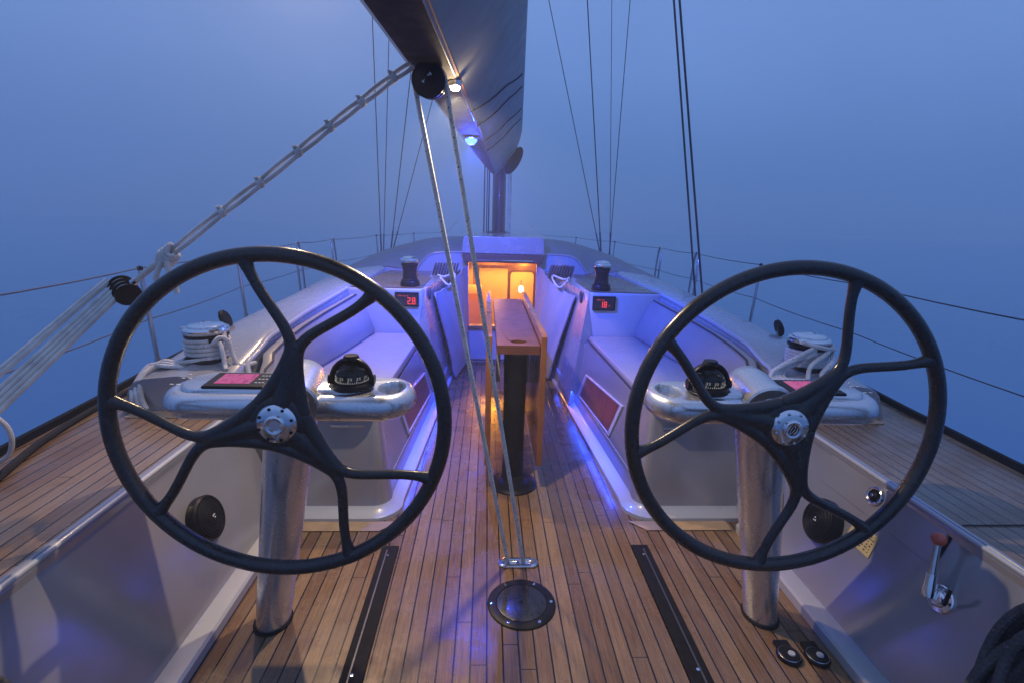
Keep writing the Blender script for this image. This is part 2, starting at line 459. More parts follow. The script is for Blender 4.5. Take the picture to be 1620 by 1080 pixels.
# ------------------------------------------------------------------ cockpit side panels (aft coaming walls)
def panx(z): return 1.163 + .34 * z
def panM(s, y, z, off=0):
    n = Vector((-s, 0, .34)).normalized()
    v = Vector((s * .34, 0, 1)).normalized()
    o = Vector((s * panx(z), y, z)) + n * off
    return frame(o, n, (0, -s, 0) if False else (0, 1, 0))
SIDE = {-1: 'left', 1: 'right'}
for s in (-1, 1):
    t = thing('cockpit_side_panel', ('plain grey cockpit side wall with one speaker, under the left teak deck' if s < 0 else 'grey cockpit side wall with locker door and lever, under the right teak deck'), 'side wall', group='cockpit side walls')
    b = MB()
    y0, y1 = -1.5, 2.36
    prof = [(panx(.05) + .0, .05), (panx(.54), .54), (panx(.565) - .010, .562), (panx(.585) - .014, .578), (panx(.585) - .006, .588), (panx(.585) + .005, .588), (panx(.585) + .009, .58), (panx(.585) + .03, .3), (1.26, .02)]
    b.loft([[(s * x, y, z) for x, z in prof] for y in (y0, 0, 1, y1)])
    b.build('wall', M_panel, t, smooth=12)
    b = MB(); b.tube([(s * (panx(.575) - .008), y, .577) for y in (y0, 0, 1, y1 - .01)], .0085, 10); b.build('nosing', M_gel2, t)
    b = MB()
    prof = [(1.112, 0.001), (1.108, .042), (1.116, .052), (1.19, .056), (1.20, .05), (1.20, .001)]
    b.loft([[(s * x, y, z) for x, z in prof] for y in (y0, 1, 2.20)])
    b.build('ledge', M_gel2, t)
    b = MB(); b.add([(s * (panx(.585) + .010), y0, DZ + .004), (s * (panx(.585) + .022), y0, DZ + .004), (s * (panx(.585) + .002), y1 - .06, DZ + .004), (s * (panx(.585) - .01), y1 - .06, DZ + .004)], [(0, 1, 2, 3)])
    b.build('caulk_line', M_rubber, t, smooth=0)
    if s > 0:
        b = MB()   # flush locker door
        zb, zt = .437, .556
        vs = []
        for off in (.0005, .004):
            for (y, z) in ((1.383, zb), (1.95, zb - .004), (1.95, zt), (1.383, zt)):
                vs.append(panM(s, y, z, off).translation)
        b.add(vs, [(4, 5, 6, 7), (0, 1, 5, 4), (1, 2, 6, 5), (2, 3, 7, 6), (3, 0, 4, 7)])
        b.build('locker_door', M_panel, t, bevel=.0015)
        b = MB(); vs = []
        for (y, z) in ((1.366, .437), (1.378, .437), (1.378, .572), (1.366, .572)): vs.append(panM(s, y, z, .002).translation)
        b.add(vs, [(0, 1, 2, 3)]); b.build('slot', M_rubber, t, smooth=0)
        b = MB(); vs = [(panx(.585) + .02, 1.375, DZ + .003), (edge(1.4) - .04, 1.375, DZ + .003), (edge(1.4) - .04, 1.382, DZ + .003), (panx(.585) + .02, 1.382, DZ + .003)]
        b.add(vs, [(0, 1, 2, 3)]); b.build('deck_seam', M_rubber, t, smooth=0)
# light margin board where the side deck ends at the coaming
for s in (-1, 1):
    b = MB(); b.box(s * 1.38, s * 1.78, 2.215, 2.296, DZ + .001, DZ + .005)
    tag(b.build('margin_board', M_margin, smooth=0), ('pale board across the end of the teak deck by the rope-wrapped winch' if s < 0 else 'pale board across the end of the teak deck by the winch with draped rope'), 'board', 'margin boards')

# ------------------------------------------------------------------ coamings (the raised shells outboard of the seats)
XI = [(2.3, 1.372), (2.5, 1.375), (2.75, 1.345), (3.2, 1.30), (3.95, 1.245), (4.6, 1.22), (5.3, 1.20)]
ZI = [(2.3, .735), (2.42, .74), (2.55, .775), (2.75, .85), (3.2, .905), (3.95, .955), (4.6, .965), (5.3, .985)]
XO = [(2.3, 1.79), (2.8, 1.775), (3.5, 1.75), (4.2, 1.745), (5.3, 1.79)]
ZO = [(2.3, .725), (2.8, .79), (3.5, .832), (4.2, .852), (5.3, .885)]
XB = [(2.3, 1.36), (2.55, 1.30), (2.75, 1.235), (3.2, 1.16), (3.95, 1.075), (5.3, 1.06)]
for s in (-1, 1):
    t = thing('coaming', ('silver cockpit coaming on the left, behind the wheel with the rope tackle' if s < 0 else 'silver cockpit coaming on the right, behind the wheel nearest the red-knobbed lever'), 'coaming', group='cockpit coamings')
    b = MB(); rings = []
    for y in [2.3, 2.36, 2.42, 2.5, 2.58, 2.66, 2.75, 2.9, 3.1, 3.4, 3.7, 3.95, 4.2, 4.5, 4.8, 5.05, 5.3]:
        xi, zi, xo, zo, xb = (lerp(T, y) for T in (XI, ZI, XO, ZO, XB))
        zm = zi + .012 if y < 4.4 else zi
        rings.append([(s * x, y, z) for x, z in ((xb, .40), (xb + .01, .56), (xi - .016, zi - .03), (xi - .008, zi - .008), (xi + .012, zi + .002), (xi + .05, zi + .004), ((xi + xo) / 2, (zi * .52 + zo * .48) + .022), (xo - .06, zo + .012), (xo - .015, zo - .004), (xo + .01, zo - .03), (xo + .055, DZ - .01), (xo, .4))])
    b.loft(rings); b.build('shell', M_gel, t, smooth=50)
    # bright rolled trim along the inner top edge, curving down round the aft end of the seat bay
    pts = [(s * (lerp(XI, y) - .014), y, lerp(ZI, y) - .012) for y in (3.94, 3.6, 3.2, 2.95, 2.75, 2.66, 2.58, 2.52)]
    pts += [(s * 1.335, 2.475, .70), (s * 1.31, 2.45, .63)]
    b = MB(); b.tube(spline(pts, 6), .0145, 10); b.build('trim', M_gel2, t)

# ------------------------------------------------------------------ cockpit benches
def bench_path(s, push):
    # base line of the seat front at floor level; push > 0 moves it into the well
    x0, x1 = .523 - push, .655 - push      # at y=5.0 and y=2.46
    pts = [(x0, 5.28)] + [(x0 + (x1 - x0) * (5.0 - y) / 2.54, y) for y in (5.0, 4.6, 4.2, 3.8, 3.4, 3.0, 2.7, 2.5)]
    cx, cy, r = .655 + .07, 2.36 + .09, .08 + push
    for a in (15, 30, 45, 60, 75): pts.append((cx - r * cos(radians(a)), cy - (r + .01) * sin(radians(a))))
    pts += [(cx, 2.36 - push), (.95, 2.36 - push), (1.36, 2.36 - push)]
    return [(s * x, y) for x, y in pts]
for s in (-1, 1):
    t = thing('cockpit_bench', ('cockpit bench on the left of the table, below the display reading 2.8' if s < 0 else 'cockpit bench on the right of the table, below the display reading 18'), 'bench', group='cockpit benches')
    prof = [(-.058, .54), (-.052, .50), (-.008, .15), (0, .085), (.008, .055), (.024, .034), (.056, .024), (.066, .018), (.068, -.02)]
    rings = [[(x, y, z) for x, y in bench_path(s, p)] for p, z in prof]
    b = MB(); b.loft(rings[:5], closed=False)
    top = [(x, y, .54) for x, y in bench_path(s, -.058)]
    b.add(top + [(s * 1.36, 5.28, .54)], [tuple(range(len(top) + 1))])
    b.build('base', M_panel, t, smooth=50)
    b = MB(); b.loft(rings[4:], closed=False); b.build('lip', M_gel2, t, smooth=50)
    b = MB(); b.tube([(x, y, .150) for x, y in bench_path(s, -.004)[1:9]], .004, 6); b.build('added_strip', M_gel, t)  # strip added as a housing for the made-up blue fill along the seat front
    # thin locker edge strip on the aft end
    b = MB(); b.box(s * .76, s * .93, 2.402, 2.412, .46, .475); b.build('hinge', M_steel, t, bevel=.003)
    # cushions
    b = MB()
    out = [(.665, 3.93), (.70, 2.42), (.715, 2.38), (.75, 2.365), (1.22, 2.365), (1.235, 2.40), (1.075, 3.93)]
    def ring(z, k):
        c = (.92, 3.1); return [(s * (c[0] + (x - c[0]) * (1 - k * .05)), c[1] + (y - c[1]) * (1 - k * .012), z) for x, y in out]
    b.loft([ring(.545, .4), ring(.556, 0), ring(.585, 0), ring(.598, .35), ring(.602, 1.2)])
    b.build('seat_cushion', M_cushion, t, bevel=.006)
    b = MB(); b.tube([Vector((x, y, .568)) + Vector((-s * .004, -.003, 0)) for x, y, z in ring(.568, 0)[0:6]], .0065, 6); b.build('cushion_piping', M_piping, t)
    # backrest: a slab leaning on the coaming, rounded at its aft end
    b = MB(); rings = []
    for y in [3.93, 3.9, 3.6, 3.3, 3.0, 2.8, 2.68, 2.60, 2.54, 2.49, 2.455, 2.44]:
        zt = lerp([(2.44, .66), (2.455, .70), (2.49, .735), (2.54, .765), (2.6, .79), (2.68, .81), (2.8, .83), (3.0, .85), (3.3, .87), (3.93, .905)], y)
        xb = lerp(XB, y); xt = lerp([(2.44, 1.30), (2.6, 1.315), (3.2, 1.265), (3.93, 1.20)], y)
        if y < 2.6: xb = lerp([(2.44, 1.262), (2.6, 1.225)], y)
        f = (zt - .6) / (.905 - .6)
        xt = xb + (xt - xb) * min(1, f + .15)
        th = .06 if 2.5 < y < 3.92 else .035
        rings.append([(s * x, y, z) for x, z in ((xb + .03, .605), (xb - th + .01, .606), (xb - th, .625), ((xb + xt) / 2 - th - .008, (.62 + zt) / 2), (xt - th, zt - .02), (xt - th + .014, zt - .004), (xt - .012, zt), (xt + .005, zt - .008))])
    b.loft(rings); b.build('backrest_cushion', M_cushion, t, smooth=50)
    b = MB(); b.tube([Vector(r[5]) + Vector((-s * .002, 0, .004)) for r in rings[1:]] + [Vector(rings[-1][2])], .006, 6); b.build('backrest_piping', M_piping, t)
    # recessed locker window in the seat front
    def fx(y, z):
        xb = .655 + (.523 - .655) * (y - 2.46) / 2.54
        return xb + lerp([(.0, 0), (.085, 0), (.15, .008), (.5, .052)], z)
    quad = [(3.70, .345), (3.80, .15), (2.98, .18), (2.87, .415)]
    qc = (sum(q[0] for q in quad) / 4, sum(q[1] for q in quad) / 4)
    def Q(k, off): return [(s * (fx(qc[0] + (y - qc[0]) * k, qc[1] + (z - qc[1]) * k) - off), qc[0] + (y - qc[0]) * k, qc[1] + (z - qc[1]) * k) for y, z in quad]
    b = MB(); b.loft([Q(1.06, .001), Q(1.06, .012), Q(.96, .012), Q(.93, .002)], closed=True, caps=False)
    w = b.build('locker_window', M_gel2, t, bevel=.004)
    b = MB(); b.add(Q(.945, .0045), [(0, 1, 2, 3)]); b.build('pane', M_redglass, w, smooth=0)

# ------------------------------------------------------------------ winch islands with instrument displays
SEG = {'0': 'abcdef', '1': 'bc', '2': 'abged', '3': 'abgcd', '6': 'afgedc', '8': 'abcdefg'}
def digit(b, ch, x, z, w, h, t, M):
    seg = {'a': (x, x + w, z + h - t, z + h), 'g': (x, x + w, z + h / 2 - t / 2, z + h / 2 + t / 2), 'd': (x, x + w, z, z + t),
           'f': (x, x + t, z + h / 2, z + h), 'e': (x, x + t, z, z + h / 2), 'b': (x + w - t, x + w, z + h / 2, z + h), 'c': (x + w - t, x + w, z, z + h / 2)}
    for i, k in enumerate(SEG[ch]):
        x0, x1, z0, z1 = seg[k]; dy = .0002 * i
        b.add([(x0, -dy, z0), (x1, -dy, z0), (x1, -dy, z1), (x0, -dy, z1)], [(0, 1, 2, 3)], 0, None, M)
PT = .945
for s in (-1, 1):
    t = thing('winch_island', ('teak-topped silver island on the left of the companionway, below a small winch' if s < 0 else 'teak-topped silver island on the right of the companionway, below a small winch'), 'winch island', group='winch islands')
    b = MB()
    out = [(.652, 5.28), (.642, 4.02), (.647, 3.985), (.662, 3.962), (.69, 3.95), (1.23, 3.95), (1.16, 5.28)]
    b.loft([[(s * x, y, .3) for x, y in out], [(s * x, y, PT - .02) for x, y in out], [(s * (x + (.95 - x) * .012), y + (4.6 - y) * .006, PT - .003) for x, y in out], [(s * (x + (.95 - x) * .03), y + (4.6 - y) * .012, PT) for x, y in out]])
    b.build('body', M_gel2, t, smooth=45)
    b = MB(); o2 = [(s * (x + (.95 - x) * .06), y + (4.6 - y) * .03) for x, y in out]
    b.prism(o2, PT + .001, PT + .006); b.build('teak_top', M_podteak, t, smooth=0)
    # instrument display
    cx = -.778 if s < 0 else .772
    d = thing('instrument_display', ('instrument display with red digits 2.8 on the left winch island' if s < 0 else 'instrument display with red digits 18 on the right winch island'), 'display', group='instrument displays')
    b = MB(); b.box(cx - .092, cx + .092, 3.938, 3.949, .808, .922); b.build('housing', M_black, d, bevel=.005)
    b = MB(); b.add([(cx - .078, 3.937, .821), (cx + .078, 3.937, .821), (cx + .078, 3.937, .909), (cx - .078, 3.937, .909)], [(0, 1, 2, 3)]); b.build('screen', M_screenface, d, smooth=0)
    b = MB(); M = Matrix.Translation((cx, 3.9355, 0))
    if s < 0:
        digit(b, '2', .005, .828, .024, .052, .007, M); digit(b, '8', .040, .828, .026, .052, .007, M)
        b.add([(.0325, 0, .828), (.0375, 0, .828), (.0375, 0, .834), (.0325, 0, .834)], [(0, 1, 2, 3)], 0, None, M)
    else:
        digit(b, '1', -.028, .832, .018, .046, .007, M); digit(b, '8', -.003, .832, .024, .046, .007, M)
    b.build('digits', E_red, d, smooth=0)
    M = Matrix.Translation((cx, 3.9352, 0))
    for (x0, x1, z0, z1) in ((-.068, -.034, .890, .899), (-.026, -.012, .888, .898), (-.006, .012, .888, .898)) if s < 0 else ((-.062, -.030, .888, .898), (-.024, .002, .886, .890), (-.024, .002, .893, .897), (.032, .05, .850, .854), (.032, .046, .842, .846)):
        b = MB(); b.add([(x0, 0, z0), (x1, 0, z0), (x1, 0, z1), (x0, 0, z1)], [(0, 1, 2, 3)], 0, None, M); b.build('caption', E_reddim, d, smooth=0)

# ------------------------------------------------------------------ winches
def winch(t, x, y, z, r, h, base_h=.045, top=M_chrome):
    M = Matrix.Translation((x, y, z))
    b = MB(); b.lathe([(0, 0), (r * 1.32, 0), (r * 1.34, .006), (r * 1.30, base_h * .7), (r * 1.16, base_h), (0, base_h)], 40, 0, M); b.build('base', M_black, t)
    b = MB(); prof = [(0, base_h), (r * 1.06, base_h), (r * 1.1, base_h + .008)]
    for i in range(9):
        u = i / 8; prof.append((r * (1.02 - .09 * sin(pi * u) + .02 * u), base_h + .012 + (h * .62 - base_h) * u))
    prof += [(r * 1.12, h * .68), (r * 1.16, h * .72), (r * 1.14, h * .76), (0, h * .76)]
    b.lathe(prof, 40, 0, M); b.build('drum', M_blackgl, t)
    b = MB(); b.lathe([(0, h * .762), (r * .95, h * .762), (r * 1.18, h * .80), (r * 1.22, h * .86), (r * 1.16, h * .90), (r * .98, h * .915), (r * .96, h * .95), (r * .8, h * .985), (r * .36, h), (r * .34, h * .985), (r * .2, h * .975), (0, h * .975)], 40, 0, M)
    o = b.build('self_tailer', top, t)
    b = MB(); b.box(r * .25, r * 1.25, -.012, .012, h * .87, h * .93, 0, M @ Matrix.Rotation(radians(200), 4, 'Z')); b.build('feeder_arm', top, t, bevel=.004)
for s in (-1, 1):
    t = thing('winch', ('small black winch with chrome top on the left winch island' if s < 0 else 'small black winch with chrome top on the right winch island'), 'winch', group='winches')
    winch(t, s * .775, 4.10, PT + .006, .058, .235)
for s in (-1, 1):
    t = thing('winch', ('larger chrome-topped winch on the left coaming, wrapped in flecked rope' if s < 0 else 'larger chrome-topped winch on the right coaming, with rope draped over it'), 'winch', group='winches')
    winch(t, s * 1.565, 2.56, .735, .088, .215, .05)
# rope on the left winch: turns round the drum, one turn in the self tailer, a hitch and tails
def helix(cx, cy, z0, z1, r, turns, a0=0, n=24, wob=.0):
    k = int(turns * n); return [(cx + (r + wob * sin(i * 1.7)) * cos(a0 + 2 * pi * i / n), cy + (r + wob * sin(i * 1.7)) * sin(a0 + 2 * pi * i / n), z0 + (z1 - z0) * i / k + wob * .6 * sin(i * 2.3)) for i in range(k + 1)]
cx, cy = -1.565, 2.56
b = MB()
p1 = helix(cx, cy, .787, .875, .097, 4.0, radians(-60), 26, .0012)
b.tube([(-1.83, 2.36, .60), (-1.80, 2.38, .70), (-1.72, 2.42, .765)] + p1, .0110, 8)
p2 = helix(cx, cy, .905, .915, .096, .8, radians(150), 26)
b.tube(p2 + [(cx + .10, cy - .03, .905), (cx + .112, cy - .05, .87), (cx + .10, cy - .07, .835), (cx + .115, cy - .075, .78), (cx + .15, cy - .08, .75), (cx + .19, cy - .04, .75)], .0110, 8)
b.tube(spline([(cx + .07, cy - .09, .86), (cx + .095, cy - .07, .89), (cx + .125, cy - .05, .87), (cx + .15, cy - .06, .80), (cx + .18, cy - .07, .752), (cx + .24, cy - .02, .752)], 6), .0110, 8)
b.tube(spline([(cx + .10, cy - .08, .87), (cx + .12, cy - .10, .83), (cx + .135, cy - .12, .77), (cx + .15, cy - .14, .75)], 6), .0110, 8)
for i in range(3):
    b.tube(spline([(cx - .05, cy - .15, .752 + .004 * i), (cx - .12, cy - .14 - .01 * i, .79 - .01 * i), (cx - .17 - .012 * i, cy - .17, .77), (cx - .19 - .02 * i, cy - .235, .73 - .02 * i), (cx - .175 - .02 * i, cy - .275, .66), (cx - .15 - .03 * i, cy - .29, .602)], 6), .0110, 8)
tag(b.build('winch_rope', M_rope_w), 'flecked rope wound in turns round the left coaming winch', 'rope')
cx = 1.565; b = MB()
b.tube(helix(cx, cy, .78, .865, .094, 5, 0, 26, .0012), .0115, 8)
for i, (dx, dy) in enumerate(((.0, 0), (.025, -.01), (.05, -.02), (-.03, .01), (.075, -.03))):
    b.tube(spline([(cx - .02, cy - .10, .90 - .01 * i), (cx - .08 - dx * .4, cy - .115, .875 - .008 * i), (cx - .15 - dx, cy - .10 + dy, .82 - .006 * i), (cx - .20 - dx * .8, cy - .11 + dy, .77), (cx - .215 - dx * .7, cy - .16, .745), (cx - .15 - dx, cy - .20, .75)], 7), .0115, 8)
b.tube(spline([(cx - .09, cy - .09, .92), (cx + .0, cy - .118, .90), (cx + .09, cy - .08, .885), (cx + .11, cy + .02, .90)], 7), .0115, 8)
b.tube(spline([(cx + .09, cy - .07, .90), (cx + .02, cy - .125, .87), (cx - .06, cy - .14, .81), (cx - .1, cy - .19, .75)], 7), .0115, 8)
b.tube(spline([(cx + .10, cy - .05, .87), (cx + .05, cy - .135, .83), (cx - .01, cy - .16, .775), (cx - .03, cy - .22, .752)], 7), .0115, 8)
tag(b.build('winch_rope', rope_mat('rope_grey', (.70, .70, .72), (.1, .1, .14), .68)), 'pale rope hanging in loops off the right coaming winch', 'rope')
# grab loops / dark sheave boxes standing at the coaming edge
for s, yy in ((-1, 3.08), (1, 3.12)):
    t = thing('deck_block', ('black upright pulley block on the left coaming edge' if s < 0 else 'black upright pulley block on the right coaming edge'), 'pulley block', group='coaming blocks')
    z0 = .80; M = Matrix.Translation((s * 1.73, yy, z0))
    b = MB(); b.lathe([(0, -.014), (.038, -.014), (.044, -.008), (.044, .008), (.038, .014), (0, .014)], 24, 0, M @ Matrix.Translation((0, 0, .062)) @ Matrix.Rotation(radians(8), 4, 'X') @ Matrix.Rotation(radians(68), 4, 'Y') @ Matrix.Scale(1.3, 4, (1, 0, 0)))
    b.build('sheave_cheek', M_black, t)
    b = MB(); b.box(-.03, .03, -.02, .02, -.01, .012, 0, M); b.box(-.012, .012, -.008, .008, .01, .04, 0, M); b.build('foot', M_steel, t, bevel=.004)

# ------------------------------------------------------------------ coachroof
def roof_ring(y, pts): 
    half = [(x, y, z) for x, z in pts]; return [(-x, yy, z) for x, yy, z in reversed(half[1:])] + half
t_roof = thing('coachroof', 'low grey cabin roof ahead of the cockpit with the companionway in its middle', 'cabin roof')
EDGE_P = [(0, 1.150), (.41, 1.150), (.60, 1.146), (.69, 1.138), (.765, 1.105), (.82, 1.045), (.885, .955), (1.2, .99), (1.5, .945), (1.77, .865), (1.85, .57)]
RS = [(5.27, EDGE_P),
      (5.6, [(0, 1.20), (.41, 1.20), (.60, 1.195), (.72, 1.185), (.82, 1.155), (.92, 1.11), (1.02, 1.07), (1.24, 1.035), (1.52, .975), (1.78, .885), (1.86, .57)]),
      (6.1, [(0, 1.24), (.42, 1.24), (.62, 1.234), (.78, 1.222), (.92, 1.196), (1.03, 1.165), (1.14, 1.13), (1.30, 1.08), (1.55, 1.005), (1.79, .90), (1.87, .57)]),
      (6.7, [(0, 1.255), (.42, 1.255), (.64, 1.25), (.82, 1.236), (.98, 1.207), (1.1, 1.176), (1.2, 1.146), (1.36, 1.10), (1.56, 1.03), (1.77, .91), (1.85, .57)])]
for y, kx, kz in ((7.5, .92, .88), (8.5, .80, .68), (9.4, .62, .42), (10.2, .42, .14), (10.6, .3, .01)):
    RS.append((y, [(x * kx, DZ + (z - DZ) * kz) for x, z in RS[3][1]]))
b = MB(); b.loft([roof_ring(y, p) for y, p in RS], closed=False); b.build('roof', M_roof, t_roof, smooth=35)
b = MB()
fp = [(x, z - .006) for x, z in EDGE_P[1:9]]
for s in (-1, 1):
    b.loft([[(s * .352, yy, -.6), (s * .352, yy, 1.144)] + [(s * x, yy, z) for x, z in fp] + [(s * 1.5, yy, -.6)] for yy in (5.262, 5.29)])
b.box(-.3515, .3515, 5.263, 5.289, 1.062, 1.143)
b.box(-.3515, .3515, 5.263, 5.289, -.6, .03)
b.build('aft_bulkhead', M_gel2, t_roof, smooth=0)
b = MB(); b.tube([(x, 5.262, z) for x, yy, z in roof_ring(5.262, EDGE_P[:7])], .010, 8); b.build('roof_edge', M_gel, t_roof)
b = MB()   # hatch garage
g = [(-.415, 1.15), (-.40, 1.305), (-.385, 1.318), (.385, 1.318), (.40, 1.305), (.415, 1.15)]
b.loft([[(x, 5.14, z) for x, z in g], [(x, 6.3, z) for x, z in g]]); b.build('hatch_garage', M_gel, t_roof, bevel=.006)
b = MB(); b.box(-.40, .40, 5.125, 5.255, 1.062, 1.146); b.build('hatch_slide', M_cabdark, t_roof, bevel=.008)
b = MB(); b.tube(straight((-.26, 5.112, 1.085), (.3, 5.112, 1.085)), .009, 8); b.build('hatch_handle', M_chrome, t_roof)
for s in (-1, 1):
    b = MB(); b.box(s * .35, s * .392, 5.225, 5.261, .03, 1.084); b.build('frame_post', M_gel2, t_roof, bevel=.006)
b = MB(); b.box(-.348, .348, 5.235, 5.262, .03, .365); b.build('washboard', M_gel2, t_roof, bevel=.006)
b = MB(); b.box(-.349, .349, 5.20, 5.30, .366, .40); b.build('sill', M_cabwood, t_roof, bevel=.006)

# saloon seen through the companionway
t = thing('saloon', 'warm orange-lit cabin interior seen through the companionway', 'cabin interior')
b = MB(); b.box(-1.05, 1.05, 7.3, 7.34, -1, 1.10); b.build('bulkhead', M_cabwood, t)
for s in (-1, 1):
    b = MB(); b.box(s * .62, s * 1.05, 5.32, 7.29, -1, .08); b.build('settee', M_cabwood, t, bevel=.02)
    b = MB(); b.box(s * 1.051, s * 1.08, 5.32, 7.29, -.9, .86); b.build('hull_lining', M_cream, t)
b = MB(); b.box(-.75, -.235, 6.2, 6.9, -.95, .585); b.build('galley_front', basic('cabin_honey', (.62, .30, .07), .35, var=.1), t, bevel=.004)
b = MB(); b.box(-.77, -.225, 6.18, 6.92, .586, .61); b.build('galley_top', M_cream, t, bevel=.004)
b = MB(); b.box(-1.05, 1.05, 5.32, 7.29, -1.04, -1.001); b.build('cabin_floor', M_cabwood, t)
b = MB(); b.box(-.62, .62, 5.32, 7.29, 1.095, 1.115); b.build('headlining', M_cream, t)
b = MB(); b.box(-1.0, 1.0, 7.08, 7.29, .86, .93); b.build('deck_beam', M_cabdark, t)
b = MB(); b.box(-.27, .14, 7.265, 7.298, -.95, .80); b.build('door', M_cream, t, bevel=.01)
b = MB(); b.box(-.86, -.36, 7.25, 7.298, -.95, .92); b.build('locker_front', M_cream, t, bevel=.01)
b = MB(); b.box(-.9, -.33, 7.18, 7.248, .43, .47); b.build('shelf', M_cream, t)
def arch(w, z0, z1, r, y):
    p = [(-w, z0), (w, z0)] + [(w - r + r * cos(a * pi / 12), z1 - r + r * sin(a * pi / 12)) for a in range(7)] + [(-w + r - r * sin(a * pi / 12), z1 - r + r * cos(a * pi / 12)) for a in range(7)]
    return [(x + .345, y, z) for x, z in p]
b = MB(); b.loft([arch(.19, -.95, .78, .06, 7.298), arch(.19, -.95, .78, .06, 7.27)]); b.build('doorway_frame', M_cabdark, t)
b = MB(); b.loft([arch(.165, -.95, .755, .05, 7.269), arch(.165, -.95, .755, .05, 7.262)]); b.build('doorway_panel', M_cream, t)
b = MB(); b.box(-.26, .26, 5.36, 5.60, -.95, .1); b.box(-.26, .26, 5.36, 5.48, .1, .30); b.build('steps', M_cabwood, t, bevel=.01)
lb = thing('cabin_lamp', 'small lit lamp inside the cabin, beside the arched doorway', 'lamp')
b = MB(); b.lathe([(0, 0), (.022, .0), (.036, .03), (.03, .07), (.012, .09), (0, .092)], 16, 0, Matrix.Translation((.31, 6.9, .52))); b.build('bulb', E_cab, lb)
b = MB(); b.tube(spline([(.31, 6.9, .612), (.31, 6.94, .66), (.33, 7.1, .66), (.33, 7.26, .62)], 5), .006, 6); b.build('bracket', M_cabdark, lb)

# canvas bags on the side walls of the well, either side of the companionway
for s in (-1, 1):
    b = MB(); rows = []
    ni, nj = 22, 16
    for i in range(ni + 1):
        u = i / ni; row = []
        for j in range(nj + 1):
            v = j / nj
            bot = Vector((.47 - .12 * u, 4.62 + .62 * u, .02 + .04 * u)); top = Vector((.625 - .22 * u, 4.30 + .92 * u, .865 + .165 * u))
            p = bot.lerp(top, v)
            bulge = .035 * sin(pi * v) * sin(pi * min(1, u * 1.1)) + .012 * sin(u * 17 + v * 5) * v * (1 - v) * 2 + .008 * sin(u * 30 + 3 * v) * v
            sag = -.05 * sin(pi * u) * v ** 6
            row.append((s * (p.x - bulge - .02), p.y - bulge * .5, p.z + sag))
        rows.append(row)
    b.loft(rows, closed=False)
    o = b.build('canvas_bag', M_canvas, smooth=80)
    sol = o.modifiers.new('thick', 'SOLIDIFY'); sol.thickness = .012
    tag(o, ('white canvas rope bag hanging left of the companionway' if s < 0 else 'white canvas rope bag hanging right of the companionway'), 'canvas bag', 'canvas rope bags')
    # well side wall behind the bag
    b = MB()
    a = [(.455 + .075, 4.62), (.645, 4.0)]
    b.loft([[(s * .52, 3.9, .0), (s * .655, 3.97, .94), (s * .68, 3.97, .94), (s * .70, 3.9, 0)],
            [(s * .50, 4.6, .0), (s * .635, 4.3, .93), (s * .68, 4.3, .93), (s * .70, 4.6, 0)],
            [(s * .40, 5.26, .0), (s * .42, 5.26, .98), (s * .70, 5.26, .98), (s * .70, 5.26, 0)]])
    tag(b.build('well_wall', M_gel), ('silver wall of the well behind the left canvas bag' if s < 0 else 'silver wall of the well behind the right canvas bag'), 'wall', 'well walls')

# coils of dark line on the clutches beside the companionway
for s in (-1, 1):
    b = MB(); cx = s * .56
    for i in range(9):
        x = cx + s * (-.11 + .026 * i); r = .052 + .010 * random.random()
        pts = [(x + .015 * sin(a), 4.88 + r * 1.0 * cos(a) * .7, PT + .065 + r * sin(a) + .004 * random.random()) for a in [2 * pi * q / 14 for q in range(14)]]
        b.tube(pts, .0085, 6, closed=True)
    b.tube(spline([(cx - s * .09, 4.8, PT + .04), (cx - s * .05, 4.72, PT + .03), (cx, 4.66, PT + .02), (cx + s * .05, 4.72, PT + .03)], 5), .009, 6, mi=1)
    b.tube(spline([(cx - s * .10, 4.8, PT + .03), (cx - s * .10, 4.7, PT + .0), (cx - s * .06, 4.55, PT - .04), (cx + s * .02, 4.6, PT + .02)], 5), .009, 6, mi=1)
    tag(b.build('line_coil', [M_rope_b, M_rope]), ('coil of dark line on the left winch island beside the companionway' if s < 0 else 'coil of dark line with pale tails on the right winch island beside the companionway'), 'rope coil', 'dark line coils')
    b = MB()
    for i in range(4):
        pts = [(s * (.625 + .01 * i) , 4.16 + .03 * cos(a), .88 - .02 * i + .045 * sin(a)) for a in [2 * pi * q / 12 for q in range(12)]]
        b.tube(pts, .008, 6, closed=True)
    tag(b.build('line_hank', M_rope_b), ('small dark hank of line at the corner of the left canvas bag' if s < 0 else 'small dark hank of line at the corner of the right canvas bag'), 'rope coil', 'line hanks')

# ------------------------------------------------------------------ cockpit table
t = thing('cockpit_table', 'narrow wooden cockpit table on a black column with both leaves folded down', 'table', (0, 0, 0))
b = MB(); b.lathe([(0, 0), (.136, 0), (.138, .008), (.13, .016), (.085, .022), (.078, .034), (.07, .05), (0, .05)], 48, 0, Matrix.Translation((.012, 2.68, 0))); b.build('base_plate', M_black, t)
b = MB(); b.lathe([(.0, .05), (.062, .05), (.060, .3), (.066, .775), (0, .775)], 32, 0, Matrix.Translation((.008, 2.72, 0))); b.build('column', M_black, t)
b = MB()
n = 40; cxh, cyh, rx, ry = .018, 2.70, .046, .042
outer = []; innerp = []
x0, x1, y0, y1 = -.102, .128, 2.61, 4.2
for i in range(n):
    a = 2 * pi * i / n + pi / 4
    innerp.append((cxh + rx * cos(a), cyh + ry * sin(a)))
    c_, s_ = cos(a), sin(a); m = max(abs(c_), abs(s_)); px, py = c_ / m, s_ / m
    outer.append((x0 + (px + 1) / 2 * (x1 - x0), (y0 if py < -.999 else y1 if py > .999 else y0 + (py + 1) / 2 * (y1 - y0))))
zt, zb = .845, .797
